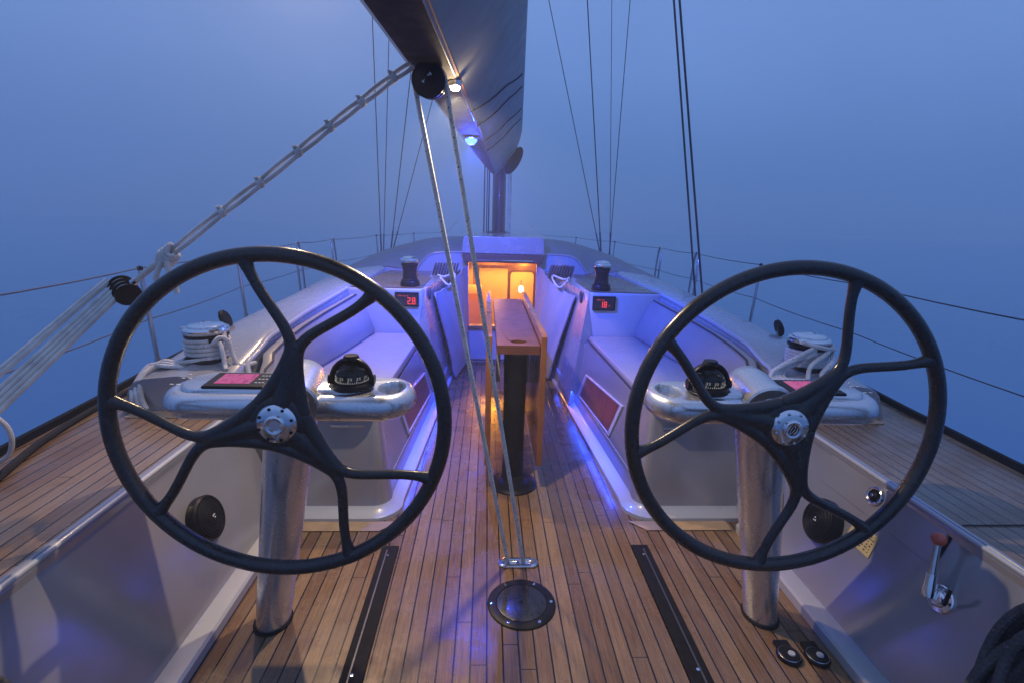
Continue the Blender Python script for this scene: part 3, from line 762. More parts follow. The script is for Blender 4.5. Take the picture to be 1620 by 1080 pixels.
ringsT = [[(x, y, zb) for x, y in innerp], [(x, y, zt) for x, y in innerp], [(x, y, zt) for x, y in outer], [(x, y, zb) for x, y in outer], [(x, y, zb) for x, y in innerp]]
b.loft(ringsT, caps=False); b.build('tabletop', M_tabletop, t, smooth=0)
b = MB(); b.lathe([(0, .775), (.05, .775), (.05, .80), (0, .80)], 24, 0, Matrix.Translation((cxh, cyh, 0))); b.build('cup_well', M_cabdark, t)
for s in (-1, 1):
    xl = -.146 if s < 0 else .146
    b = MB(); b.prism([(2.60, .155), (2.60, .895), (2.63, .905), (4.22, .905), (4.24, .88), (4.24, .18), (4.20, .15), (2.63, .14)], -.016, .016, 0, Matrix(((0, 0, 1, xl + .004), (1, 0, 0, 0), (0, 1, 0, 0), (0, 0, 0, 1))))
    b.build('leaf', M_leaf, t, bevel=.004)
b = MB(); b.box(.03, .075, 3.62, 3.72, .03, .797); b.box(-.05, .08, 3.55, 3.78, .0, .03); b.build('rear_leg', M_black, t, bevel=.004)
for x in (-.085, .085, .115):
    b = MB(); b.box(x - .011, x + .011, 2.86, 2.90, .56, .796); b.build('leaf_bracket', M_gel2, t, bevel=.003)

# ------------------------------------------------------------------ steering pedestals
def stadium(x0, x1, yc, h, n=10, pw=1.0):
    p = []; r = h
    for i in range(n + 1):
        a = -pi / 2 + pi * i / n; p.append((x1 - r * pw + r * pw * cos(a), yc + r * sin(a)))
    for i in range(n + 1):
        a = pi / 2 + pi * i / n; p.append((x0 + r * pw + r * pw * cos(a), yc + r * sin(a)))
    return p
def text_mesh(txt, size, mat, parent, M, name):
    cu = bpy.data.curves.new(name, 'FONT'); cu.body = txt; cu.size = size; cu.align_x = 'CENTER'; cu.align_y = 'CENTER'; cu.extrude = 0
    tmp = bpy.data.objects.new('tmp', cu); COL.objects.link(tmp)
    bpy.context.view_layer.update()
    me = bpy.data.meshes.new_from_object(tmp.evaluated_get(bpy.context.evaluated_depsgraph_get()))
    bpy.data.objects.remove(tmp); bpy.data.curves.remove(cu)
    me.transform(M); me.materials.clear(); me.materials.append(mat)
    return me
WX, WY, WZc = .748, 1.388, .918
for s in (-1, 1):
    t = thing('steering_pedestal', ('silver steering pedestal on the left, carrying compass and pink chart display' if s < 0 else 'silver steering pedestal on the right, carrying compass and pink chart display, by the foot switches'), 'steering pedestal', group='steering pedestals')
    B0 = Vector((s * .945, 1.655, 0)); B1 = Vector((s * .80, 1.62, .86))
    b = MB(); pts = [B0.lerp(B1, i / 10) for i in range(11)]
    ax = (B1 - B0).normalized(); n = 40; vs = []
    rings = []
    for i in range(11):
        p = pts[i]; r = .060 + .024 * i / 10
        rings.append([(p.x + r * 1.0 * cos(2 * pi * j / n), p.y + r * 1.15 * sin(2 * pi * j / n), p.z) for j in range(n)])
    b.loft(rings); b.build('column', M_alu, t)
    b = MB()
    b.loft([[(B0.x + k * .060 * cos(2 * pi * j / n), B0.y + k * .069 * sin(2 * pi * j / n), z) for j in range(n)] for k, z in ((1.14, .0), (1.14, .004), (1.05, .008), (1.0, .008))])
    b.build('base_ring', M_rubber, t)
    # console: rounded shelf across the top, hollowed at its inner end into a grab handle
    b = MB(); yc = 1.632
    lay = [(-.055, .858), (-.026, .861), (-.008, .874), (0, .896), (-.003, .918), (-.012, .934), (-.026, .942), (-.036, .943)]
    def plan(ins):
        p = stadium(.392 - ins, 1.195 + ins, yc, .128 + ins, 14, .8); return [(s * x, y) for x, y in p]
    b.loft([[(x, y, z) for x, y in plan(i)] for i, z in lay])
    o = b.build('console_tmp', M_alu, None, smooth=50)
    b = MB(); hp = []
    for k in range(24):
        a = 2 * pi * k / 24; hp.append((.472 + .042 * cos(a) * (1 if cos(a) < 0 else 1.0), yc - .004 + (.056 if cos(a) > 0 else .066) * sin(a)))
    b.loft([[(s * (.47 + (x - .47) * k), yc + (y - yc) * k, z) for x, y in hp] for k, z in ((.8, .84), (.86, .90), (1.0, .93), (1.25, .96))])
    cut = b.build('cut_tmp', M_alu, None)
    bo = o.modifiers.new('cut', 'BOOLEAN'); bo.operation = 'DIFFERENCE'; bo.object = cut; bo.solver = 'EXACT'
    bv = o.modifiers.new('bev', 'BEVEL'); bv.width = .006; bv.segments = 2; bv.limit_method = 'ANGLE'; bv.angle_limit = radians(40)
    bpy.context.view_layer.update()
    me = bpy.data.meshes.new_from_object(o.evaluated_get(bpy.context.evaluated_depsgraph_get()))
    bpy.data.objects.remove(o); bpy.data.objects.remove(cut)
    for p in me.polygons: p.use_smooth = True
    for e in me.edges: e.use_edge_sharp = False
    me.set_sharp_from_angle(angle=radians(40))
    me.name = 'console'; o = bpy.data.objects.new('console', me); COL.objects.link(o); o.parent = t
    b = MB()
    b.loft([[(s * x, y, z) for x, y in stadium(.535 + k, 1.150 - k, yc + .012, .094 - k, 12, .8)] for k, z in ((0, .940), (.002, .950), (.012, .956))])
    b.build('instrument_deck', M_alu, t, smooth=50)
    # horizontal shaft housing between console and wheel
    nx = lerp([(0, .762), (1, .79)], .5)
    A = Vector((s * .752, WY + .045, WZc - .008)); C = Vector((s * .79, 1.76, .945)); d = (C - A).normalized()
    b = MB(); L = (C - A).length
    b.lathe([(0, .055), (.048, .055), (.052, .060), (.080, .062), (.086, .068), (.086, .10), (.080, .105), (.079, .13), (.078, L * .7), (.070, L * .88), (.05, L * .97), (0, L)], 40, 0, frame(A, d)); b.build('shaft_housing', M_alu, t)
    b = MB(); b.lathe([(0, 0.01), (.030, 0.01), (.030, .056), (0, .056)], 24, 0, frame(A, d)); b.build('shaft', M_black, t)
    # chart display, lying on the outer half
    Mx = Matrix.Translation((s * .958, yc - .012, .962)) @ Matrix.Rotation(radians(4), 4, 'X') @ Matrix.Scale(.80, 4)
    b = MB(); b.box(-.122, .122, -.078, .078, -.014, .006, 0, Mx); f = b.build('chart_display', M_black, t, bevel=.006)
    b = MB(); b.add([(-.085 if s > 0 else -.085, -.050, .0072), (.055, -.050, .0072), (.055, .056, .0072), (-.085, .056, .0072)], [(0, 1, 2, 3)], 0, None, Mx); b.build('screen', E_pink, f, smooth=0)
    for i in range(3):
        for j in range(3):
            b = MB(); b.box(.073 + .014 * i, .081 + .014 * i, -.045 + .036 * j, -.036 + .036 * j, .006, .009, 0, Mx); b.build('key', M_gel, f, smooth=0)
    b = MB()
    for (dx, dy) in ((-.145, .02), (-.145, -.045), (-.165, .02), (-.165, -.045), (-.145, .06)):
        b.box(s * .985 + s * (.17 + (dx + .145)), s * .985 + s * (.18 + (dx + .145)) , yc + dy, yc + dy + .004, .9555, .9575)
    b.build('engraved_marks', M_white, t, smooth=0)
    # compass: hooded globe with graduated card
    cp = Vector((s * .597, yc - .02, .950)); SC = .74; Mz = Matrix.Translation(cp) @ Matrix.Scale(SC, 4)
    b = MB(); b.lathe([(0, 0), (.094, 0), (.097, .006), (.094, .018), (.086, .026), (0, .026)], 40, 0, Mz); cm = b.build('compass', M_black, t)
    b = MB(); prof = [(.079 * cos(a * pi / 28), .030 + .079 * sin(a * pi / 28) * 1.12) for a in range(15)]
    b.lathe(prof, 36, 0, Mz); b.build('globe', M_glass, cm)
    b = MB(); b.lathe([(0, .027), (.070, .027), (.070, .060), (.055, .064), (0, .064)], 36, 0, Mz); b.build('card', M_ring, cm)
    b = MB()   # hood: rear half shell, arch and top cap
    vs = []; fs = []; na, nb = 18, 10
    for i in range(na + 1):
        az = radians(-12) + radians(204) * i / na
        for j in range(nb + 1):
            el = radians(86) * j / nb
            vs.append((.0835 * cos(el) * cos(az), .0835 * cos(el) * sin(az), .028 + .0935 * sin(el)))
    for i in range(na):
        for j in range(nb): fs.append((i * (nb + 1) + j, (i + 1) * (nb + 1) + j, (i + 1) * (nb + 1) + j + 1, i * (nb + 1) + j + 1))
    b.add(vs, fs, 0, None, Mz)
    h = b.build('hood', M_black, cm); so = h.modifiers.new('thick', 'SOLIDIFY'); so.thickness = .006; so.offset = 1
    b = MB(); b.tube([cp + SC * Vector((.087 * cos(a), -.012, .03 + .0975 * sin(a))) for a in [pi * q / 24 for q in range(25)]], .008, 8); 
    b.lathe([(0, .122), (.034, .122), (.036, .128), (.030, .142), (0, .144)], 24, 0, Mz)
    for q in (-1, 1): b.lathe([(0, -.008), (.016, -.008), (.016, .008), (0, .008)], 16, 0, frame(cp + SC * Vector((q * .09, -.005, .035)), (1, 0, 0)))
    b.build('bail', M_black, cm)
    b = MB()
    for i in range(48):
        a = 2 * pi * i / 48; hh = .012 if i % 4 == 0 else .006
        M = Mz @ Matrix.Rotation(a, 4, 'Z')
        b.box(-.0012, .0012, -.0712, -.0702, .031, .031 + hh, 0, M)
    for i in range(12):
        M = Mz @ Matrix.Rotation(2 * pi * i / 12 + .1, 4, 'Z')
        digit_like = [(-.009, -.002), (.002, .009)]
        for x0, x1 in digit_like:
            b.add([(x0, -.0713, .047), (x1, -.0713, .047), (x1, -.0713, .0485), (x0, -.0713, .0485), (x0, -.0713, .0555), (x1, -.0713, .0555), (x1, -.0713, .057), (x0, -.0713, .057), (x1 - .0018, -.0714, .047), (x1 - .0018, -.0714, .057), (x1, -.0714, .057), (x1, -.0714, .047)], [(0, 1, 2, 3), (4, 5, 6, 7), (8, 11, 10, 9)], 0, None, M)
    b.build('graduations', E_mark, cm, smooth=0)

# ------------------------------------------------------------------ steering wheels
def spoke_mesh():
    b = MB()
    def P(r, a): return Vector((r * sin(radians(a)), 0, r * cos(radians(a))))
    rr = .4700
    for q in (-1, 1):
        # concave strand: leaves the neighbouring spoke's root, runs up this spoke, then bends out to the rim
        pts = bez([P(.074, q * 61), P(.092, q * 25), P(.150, q * 7.0), P(.205, q * 3.0)], 12)[:-1]
        pts += bez([P(.205, q * 3.0), P(.275, q * .5), P(.345, q * 20), P(rr - .004, q * 22.3)], 18)
        n = len(pts); rad = []
        for i, p in enumerate(pts):
            d = p.length; rad.append(lerp([(.0, .023), (.1, .0205), (.16, .0185), (.22, .0178), (.30, .0155), (.42, .0155), (.455, .021), (.47, .026)], d))
        b.tube(pts, rad, 12, flat=((0, 1, 0), .88))
    b.tube([P(.05, 0), P(.12, 0), P(.20, 0), P(.235, 0)], [.034, .026, .022, .012], 12, flat=((0, 1, 0), .8))
    return b
first = {}
def wheel(s, rot, label):
    c = Vector((s * WX, WY, WZc))
    t = thing('helm', label, 'steering wheel', c, 'steering wheels')
    t.rotation_euler = (radians(-1.8), 0, 0)
    b = MB(); b.tube([(.4710 * cos(2 * pi * i / 128), 0, .4710 * sin(2 * pi * i / 128)) for i in range(128)], .0216, 16, closed=True); b.build('rim', M_carbon, t)
    if 'spoke' not in first:
        o = spoke_mesh().build('spoke', M_carbon, None, smooth=80)
        rm = o.modifiers.new('fuse', 'REMESH'); rm.mode = 'VOXEL'; rm.voxel_size = .0032; rm.use_smooth_shade = True
        sm = o.modifiers.new('fair', 'SMOOTH'); sm.factor = .5; sm.iterations = 14
        bpy.context.view_layer.update()
        me = bpy.data.meshes.new_from_object(o.evaluated_get(bpy.context.evaluated_depsgraph_get()))
        for p in me.polygons: p.use_smooth = True
        bpy.data.objects.remove(o); first['spoke'] = me
    for k in range(3):
        o = bpy.data.objects.new('spoke', first['spoke']); COL.objects.link(o); o.parent = t
        o.rotation_euler = (0, radians(90 - rot - 120 * k), 0)
    M = frame((0, 0, 0), (0, -1, 0))
    b = MB(); b.lathe([(0, -.045), (.05, -.045), (.076, -.027), (.087, -.008), (.085, .008), (.072, .017), (.058, .0195), (0, .0195)], 40, 0, M); b.build('hub', M_carbon, t)
    b = MB(); b.lathe([(0, .018), (.0565, .018), (.0575, .021), (.054, .027), (.044, .031), (.030, .033), (.029, .039), (.024, .0415), (.018, .040), (.016, .036), (0, .036)], 48, 0, M)
    cap = b.build('hub_cap', M_chrome, t)
    for k in range(8):
        a = 2 * pi * k / 8 + .3; b = MB()
        b.lathe([(0, .029), (.0045, .029), (.0045, .0322), (.003, .033), (0, .033)], 10, 0, M @ Matrix.Translation((.0475 * cos(a), .0475 * sin(a), 0)))
        b.build('bolt', M_black if s < 0 else M_steel, cap)
    if s > 0:
        b = MB(); b.tube([(.017 * cos(2 * pi * i / 32), .0085 * sin(2 * pi * i / 32) + .004 * cos(2 * pi * i / 32), .0372) for i in range(32)], .0013, 6, closed=True, M=M)
        b.box(-.010, .010, -.002, .002, .0362, .0375, 0, M @ Matrix.Rotation(radians(14), 4, 'Z')); b.build('emblem', M_black, cap)
wheel(-1, 75.5, 'large black carbon steering wheel on the left, under the rope tackle')
wheel(1, 49.2, 'large black carbon steering wheel on the right, in front of the red-knobbed lever')

# ------------------------------------------------------------------ sole fittings
for s in (-1, 1):
    t = thing('foot_strip', ('black grip strip let into the sole, left of the round hatch' if s < 0 else 'black grip strip let into the sole, right of the round hatch'), 'grip strip', group='grip strips')
    b = MB(); b.box(s * .548, s * .626, -.6, 2.094, .0, .008); b.build('plate', M_rubber, t, bevel=.003)
    b = MB(); b.box(s * .594, s * .600, -.6, 2.06, .008, .0105); b.build('rib', M_wire_s, t)
    for y in (2.02, 1.4):
        b = MB(); b.lathe([(0, .008), (.007, .008), (.006, .0115), (0, .012)], 12, 0, Matrix.Translation((s * .588, y, .0))); b.build('screw', M_chrome, t)
t = thing('deck_hatch', 'round black screwed-down hatch plate in the teak sole', 'hatch', (0, 0, 0))
M = Matrix.Translation((0, 1.728, 0))
b = MB(); b.lathe([(0, 0), (.1365, 0), (.1365, .003), (.132, .0055), (.104, .006), (.102, .003), (0, .003)], 64, 0, M); b.build('rim', M_black, t)
b = MB(); b.lathe([(0, .002), (.099, .002), (.099, .0055), (.097, .0062), (.012, .0062), (.009, .002), (0, .002)], 64, 0, M); b.build('cover', basic('hatch_grey', (.016, .016, .018), .3, coat=.05, var=.4, vs=22, rvar=.12), t)
for k in range(6):
    a = 2 * pi * k / 6 + .02; b = MB(); b.lathe([(0, .005), (.0075, .005), (.0065, .0078), (.002, .0082), (.002, .007), (0, .007)], 14, 0, M @ Matrix.Translation((.119 * cos(a), .119 * sin(a), 0))); b.build('screw', M_chrome, t)
t = thing('rope_fairlead', 'oblong chrome fairlead in the sole where the mainsheet goes through', 'fairlead')
st = stadium(-.09, .09, 1.972, .033, 10)
b = MB(); b.loft([[(x, y, .0) for x, y in st], [(x, y, .006) for x, y in st], [(x * .95, 1.972 + (y - 1.972) * .86, .010) for x, y in st], [(x * .86, 1.972 + (y - 1.972) * .6, .010) for x, y in st], [(x * .82, 1.972 + (y - 1.972) * .5, .005) for x, y in st]]); b.build('plate', M_steel, t)
for x in (-.034, .03):
    b = MB(); b.lathe([(0, -.024), (.011, -.024), (.008, 0), (.011, .024), (0, .024)], 16, 0, frame((x, 1.972, .006), (1, 0, 0))); b.build('roller', M_chrome, t)
for i, (x, y) in enumerate(((.945, 1.455), (1.045, 1.447))):
    t = thing('foot_switch', ('round black foot switch beside the right pedestal, the one nearer the pedestal' if i == 0 else 'round black foot switch beside the right pedestal, the one against the pale ledge'), 'foot switch', group='foot switches')
    M = Matrix.Translation((x, y, 0))
    b = MB(); b.lathe([(0, 0), (.042, 0), (.043, .006), (.040, .012), (.036, .013), (.034, .017), (.030, .019), (0, .02)], 32, 0, M); b.box(-.026, .026, .025, .062, .0, .014, 0, M); b.build('body', M_black, t)
    b = MB(); b.lathe([(0, .0195), (.0125, .0195), (.0115, .0235), (0, .024)], 20, 0, M @ Matrix.Translation((.004, -.006, 0))); b.build('button', M_gel2, t)
    b = MB(); b.tube([(x + .036 * cos(a), y + .036 * sin(a), .0135) for a in [2 * pi * q / 32 for q in range(32)]], .0016, 6, closed=True); b.build('ring', M_steel, t)

# ------------------------------------------------------------------ fittings on the side walls
for s, (y, z) in ((-1, (1.832, .312)), (1, (1.812, .31))):
    t = thing('speaker', ('round black speaker on the left cockpit side wall' if s < 0 else 'round black speaker on the right cockpit side wall, beside the yellow plaque'), 'speaker', group='cockpit speakers')
    M = panM(s, y, z, .0)
    b = MB(); b.lathe([(0, 0), (.088, 0), (.091, .006), (.091, .034), (.084, .042), (.078, .040), (0, .040)], 48, 0, M); b.build('housing', M_black, t)
    b = MB(); b.lathe([(.077, .0405), (.06, .048), (.03, .052), (.016, .053), (0, .053)], 48, 0, M); b.build('grille', M_rubber, t)
    b = MB()
    for r in (.025, .038, .051, .064, .074): b.tube([M @ Vector((r * cos(a), r * sin(a), .0535 - (r / .077) ** 2 * .011)) for a in [2 * pi * q / 40 for q in range(40)]], .0018, 6, closed=True)
    b.build('grille_rings', M_black, t)
    b = MB()
    for dx, dy, w, h in ((-.006, .001, .005, .007), (.002, .004, .006, .005), (.001, -.008, .005, .006)): b.box(dx, dx + w, dy, dy + h, .053, .0545, 0, M)
    b.build('emblem', M_white, t, smooth=0)
t = thing('chrome_switch', 'round chrome-rimmed push switch on the right locker door', 'switch')
M = panM(1, 1.672, .512, .004)
b = MB(); b.tube([M @ Vector((.030 * cos(a), .030 * sin(a), .005)) for a in [2 * pi * q / 32 for q in range(32)]], .0065, 8, closed=True); b.build('rim', M_chrome, t)
b = MB(); b.lathe([(0, .002), (.026, .002), (.024, .006), (.016, .0065), (.015, .012), (.010, .014), (0, .014)], 24, 0, M); b.build('face', M_black, t)
b = MB(); b.lathe([(0, .014), (.007, .014), (.006, .02), (0, .021)], 16, 0, M); b.box(-.02, -.012, -.006, .006, .006, .008, 0, M); b.box(.010, .016, .008, .016, .006, .008, 0, M); b.build('button', M_chrome, t)
# throttle lever
t = thing('throttle_lever', 'chrome engine lever with a red knob on the right side wall', 'lever')
M = panM(1, 1.30, .372, .0); n_ = Vector((-1, 0, .34)).normalized(); o_ = M.translation
b = MB(); b.lathe([(0, 0), (.043, 0), (.043, .006), (.040, .009), (.028, .010), (.026, .02), (.020, .026), (0, .028)], 36, 0, M)
b.build('flange', M_chrome, t)
for k in range(4):
    a = pi / 4 + k * pi / 2; b = MB(); b.lathe([(0, .009), (.004, .009), (.003, .011), (0, .011)], 10, 0, M @ Matrix.Translation((.035 * cos(a), .035 * sin(a), 0))); b.build('screw', M_steel, t)
p0 = o_ + n_ * .034 + Vector((0, .012, -.01)); kb = Vector((1.262, 1.345, .548)); 
kb = panM(1, 1.352, .520, .055).translation
b = MB(); b.tube(straight(p0, p0.lerp(kb, .42), 4), [.019, .019, .017, .0165], 16); b.build('socket', M_chrome, t)
b = MB(); b.tube(straight(p0.lerp(kb, .38), kb, 4), [.0115, .0105, .0095, .009], 14); b.build('arm', M_steel, t)
b = MB(); b.lathe([(0, -.021)] + [(.0215 * cos(a), .0215 * sin(a)) for a in [(-80 + 16 * q) * pi / 180 for q in range(11)]] + [(0, .0215)], 24, 0, Matrix.Translation(kb + (kb - p0).normalized() * .012)); b.build('knob', M_redball, t)
b = MB(); b.tube([o_ + n_ * .02 + Vector((0, -.03, 0)), o_ + n_ * .034 + Vector((0, -.045, .03)), o_ + n_ * .036 + Vector((0, -.05, .06))], .006, 8); b.build('catch', M_blackgl, t)
# plaque
t = thing('plaque', 'small yellow lettered plaque on the right side wall, below the locker door', 'plaque')
b = MB(); Mq = panM(1, 1.636, .358, .001); vs = []
cor = [(.064, .043), (-.062, .046), (-.060, -.040), (.062, -.044)]
b.loft([[(x, y, 0) for x, y in cor], [(x, y, .003) for x, y in cor]], M=Mq); b.build('plate', M_brass, t, smooth=0)
b = MB(); rnd = random.Random(3)
for r_i, y in enumerate((.028, .016, .004, -.008, -.020, -.030)):
    x = -.05
    while x < .045:
        w = rnd.choice((.004, .006, .009))
        if rnd.random() < (.85 if r_i != 3 else .4): b.box(x, x + w, y, y + .005, .0032, .0037, 0, Mq)
        x += w + rnd.choice((.002, .003, .008))
b.build('lettering', M_ink, t, smooth=0)
# coils of black rope hung at the aft ends of the side walls
for s, cen, ay, az, nl in ((1, (1.265, .955, .385), .125, .235, 12), (-1, (-1.26, .875, .34), .10, .20, 9)):
    b = MB(); rnd = random.Random(5)
    for i in range(nl):
        ph = rnd.uniform(-.08, .08); dx = (-.045, .0, .03)[i % 3] + rnd.uniform(-.012, .012); k1 = 1 - .075 * (i % 7) - rnd.uniform(0, .03); k2 = 1 - .05 * (i % 7) - rnd.uniform(0, .03)
        pts = []
        for q in range(36):
            a = 2 * pi * q / 36
            z = cen[2] + az * k2 * sin(a + ph); y = cen[1] + ay * k1 * cos(a) + .02 * sin(2 * a + i)
            x = s * (min(panx(z) - .018, abs(cen[0]) + .34 * (z - cen[2]) + .05) + dx - .03)
            pts.append((x, y, z))
        b.tube(pts, .0125, 8, closed=True)
    b.tube([(s * (panx(.5) - .11 + .03 * cos(a)), cen[1] + .10 * cos(a) * .9, cen[2] + az * .72 + .02 * sin(a)) for a in [2 * pi * q / 24 for q in range(24)]], .0125, 8, closed=True)
    tag(b.build('rope_coil', M_rope_b), ('thick black rope coil hanging on the right side wall at the photo edge' if s > 0 else 'black rope coil at the lower left corner on the left side wall'), 'rope coil', 'black rope coils')

# ------------------------------------------------------------------ stanchions, gates, lifelines
SZ = 1.165
for s in (-1, 1):
    for y, lab in ((1.55, None), (3.0, 'thin steel stanchion on the left deck edge, nearest the rope tackle block' if s < 0 else 'thin steel stanchion on the right deck edge, nearest the right wheel'), (4.4, 'thin steel stanchion on the left deck edge, behind the left wheel' if s < 0 else 'thin steel stanchion on the right deck edge, above the black pulley block'), (8.6, 'small distant stanchion on the left foredeck edge' if s < 0 else 'small distant stanchion on the right foredeck edge'), (10.2, 'farthest stanchion on the left foredeck edge' if s < 0 else 'farthest stanchion on the right foredeck edge')):
        if lab is None or (s > 0 and y == 3.0): continue
        t = thing('stanchion', lab, 'stanchion', group='deck stanchions'); x = edge(y) - .015
        b = MB(); b.tube([(s * x, y, DZ), (s * (x + .03), y, SZ - .005)], .0125, 10); b.build('post', M_steel, t)
        b = MB(); b.lathe([(0, 0), (.03, 0), (.028, .012), (.018, .02), (.016, .06), (0, .06)], 16, 0, frame((s * x, y, DZ), (s * .05, 0, 1))); b.build('socket', M_steel, t)
        b = MB(); b.lathe([(0, -.012), (.015, -.012), (.015, .008), (0, .014)], 12, 0, frame((s * (x + .03), y, SZ), (0, 0, 1))); b.build('cap', M_black, t)
    for y, lab in ((5.9, 'steel boarding gate hoop on the %s deck edge, nearer one' % SIDE[s]), (6.85, 'steel boarding gate hoop on the %s deck edge, farther one' % SIDE[s])):
        t = thing('gate_hoop', lab, 'gate hoop', group='boarding gate hoops'); x = edge(y) - .02; d = -.14 if y < 6.2 else .14
        b = MB(); b.tube(spline([(s * x, y, DZ), (s * (x + .018), y, .95), (s * (x + .03), y + d * .2, SZ - .01), (s * (x + .03), y + d * .8, SZ - .01), (s * (x + .018), y + d, .95), (s * x, y + d, DZ)], 6), .0125, 10); b.build('hoop', M_steel, t)
        b = MB(); b.tube([(s * (x + .016), y, .86), (s * (x + .016), y + d, .86)], .008, 8); b.build('crossbar', M_steel, t)
    for z, lab in ((SZ, 'upper'), (.87, 'lower')):
        ysl = [-1.4, 0, 1.55, 3.0, 4.4, 5.9, 6.85, 8.6, 10.2, 12.0]
        b = MB(); pts = []
        for a, c_ in zip(ysl[:-1], ysl[1:]):
            for q in range(5):
                u = q / 5; yy = a + (c_ - a) * u; k = (z - DZ) / (SZ - DZ)
                pts.append((s * ((edge(a) * (1 - u) + edge(c_) * u) - .015 + .03 * k), yy, z - .012 * 4 * u * (1 - u)))
        b.tube(pts, .0032 if z < 1 else .0036, 6)
        tag(b.build('lifeline', M_wire_s), '%s wire lifeline along the %s side of the boat' % (lab, SIDE[s]), 'lifeline', 'lifelines')

# ------------------------------------------------------------------ mast, boom, rigging
t = thing('mast', 'black mast stepped on the cabin roof behind the boom', 'mast')
b = MB(); n = 28
b.loft([[(-.015 + .088 * cos(2 * pi * j / n), 6.95 + .15 * sin(2 * pi * j / n), z) for j in range(n)] for z in (1.2, 6, 14.5)]); b.build('tube', M_mast, t)
b = MB(); b.lathe([(0, 0), (.17, 0), (.17, .03), (.11, .05), (0, .05)], 28, 0, Matrix.Translation((-.015, 6.95, 1.285))); b.build('collar', M_mast, t)
# halyards beside the mast
for i, x in enumerate((-.21, -.175, -.15, .10, .13)):
    b = MB(); b.tube([(x, 6.78, 1.30), (x * .95, 6.8, 4.2), (x * .6, 6.85, 12)], .007 if i % 2 else .009, 6)
    o = b.build('halyard', M_wire if i < 3 else M_rope)
    tag(o, ['dark halyard left of the mast, outermost one', 'dark halyard left of the mast, middle one', 'dark halyard left of the mast, closest to it', 'halyard close along the right of the mast', 'halyard on the right of the mast, outermost one'][i], 'halyard', 'halyards')
for x0, x1, s in ((-.62, -.93, -1), (.49, .80, 1)):
    b = MB(); b.tube([(x0, 8.1, 1.44), (x1, 7.6, 1.10)], .008, 6)
    tag(b.build('pole_stay', M_rope), 'short pale slanting line on the cabin roof, %s of the mast' % SIDE[s], 'line')
# boom: a wide shallow V with a narrow flat keel
def bc(y): return -.085 + (-.43 + .085) * (6.6 - y) / (6.6 - .9)
def bw(y): return lerp([(.3, .082), (2, .07), (3.4, .062), (5.6, .035), (6.7, .02)], y)
def bz(y): return lerp([(.3, 2.005), (5.6, 2.005), (6.5, 2.02), (6.75, 2.04)], y)
def bh(y): return lerp([(.3, .36), (5.6, .38), (6.3, .37), (6.75, .32)], y)
def bt(y): return lerp([(.3, .335), (5.6, .325), (6.3, .30), (6.75, .265)], y)
t = thing('boom', 'broad grey V-shaped boom with dark underside overhead', 'boom')
b = MB(); bk = MB(); rings = []; kr = []
for y in (.55, 1.0, 1.5, 2, 2.6, 3.2, 4, 4.8, 5.6, 6.0, 6.3, 6.55, 6.7, 6.75):
    c_, w, z, h, tw = bc(y), bw(y), bz(y), bh(y), bt(y)
    kr.append([(c_ - w, y, z), (c_ + w, y, z)])
    rings.append([(c_ - w, y, z), (c_ + w, y, z), (c_ + w + (tw - w) * .45, y, z + h * .36), (c_ + tw - .01, y, z + h * .93), (c_ + tw, y, z + h), (c_ + tw - .03, y, z + h + .012), (c_ - tw + .03, y, z + h + .012), (c_ - tw, y, z + h), (c_ - tw + .01, y, z + h * .93), (c_ - w - (tw - w) * .45, y, z + h * .36)])
b.loft(rings); b.build('shell', M_boom, t, smooth=30)
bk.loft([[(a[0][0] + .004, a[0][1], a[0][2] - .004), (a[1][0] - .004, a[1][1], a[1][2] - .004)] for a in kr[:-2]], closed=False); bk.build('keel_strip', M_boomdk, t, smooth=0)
b = MB(); b.tube([(bc(y) + bw(y) + .008, y, bz(y) + .01) for y in (.6, 1.5, 2.5, 3.5, 4.5)], .004, 6); b.build('orange_line', basic('orange_cord', (.55, .20, .06), .5), t)
b = MB()
for i, (y0, y1) in enumerate(((2.7, 3.3), (3.1, 3.6), (3.7, 4.3), (4.2, 4.7))):
    pts = []
    for q in range(9):
        u = q / 8; y = y0 + (y1 - y0) * u; c_, w, h, tw = bc(y), bw(y), bh(y), bt(y)
        v = u; k = .36 if v < .5 else .93
        zz = v * h * .9; xx = lerp([(0, w), (.36, w + (tw - w) * .45), (.93, tw - .01), (1, tw)], v * .9)
        pts.append((c_ + xx + .004, y + .03 * sin(q * 1.1), bz(y) + zz))
    b.tube(pts, .0035, 5)
b.build('reef_lines', M_wire, t)
b = MB(); b.lathe([(0, -.02), (.05, -.02), (.085, -.005), (.095, .01), (.07, .03), (0, .035)], 24, 0, frame((.155, 6.73, 2.205), (.25, -1, .1), (.62, 0, 1)) @ Matrix.Scale(2.5, 4, (1, 0, 0)) @ Matrix.Scale(.82, 4))
b.build('end_fitting', M_blackgl, t)
# lamps under the boom
t = thing('deck_lamp', 'small dazzling white lamp under the boom beside the black block', 'lamp')
LW = Vector((bc(2.12) + .062, 2.12, 1.985))
b = MB(); b.lathe([(0, -.020), (.014, -.015), (.020, -.003), (.020, .004), (0, .006)], 16, 0, Matrix.Translation(LW)); b.build('lens', E_white, t)
b = MB(); b.lathe([(.021, -.004), (.026, 0), (.026, .016), (0, .016)], 16, 0, Matrix.Translation(LW)); b.build('bezel', M_steel, t)
t = thing('deck_lamp', 'bright blue lamp under the boom nearer the mast', 'lamp')
LB = Vector((bc(3.45) - .0, 3.45, 1.985))
b = MB(); b.lathe([(0, -.040), (.022, -.035), (.037, -.016), (.041, .004), (0, .008)], 24, 0, Matrix.Translation(LB)); b.build('lens', E_blue, t)
b = MB(); b.lathe([(.040, -.004), (.049, 0), (.042, .016), (0, .016)], 16, 0, Matrix.Translation(LB)); b.build('bezel', M_steel, t)

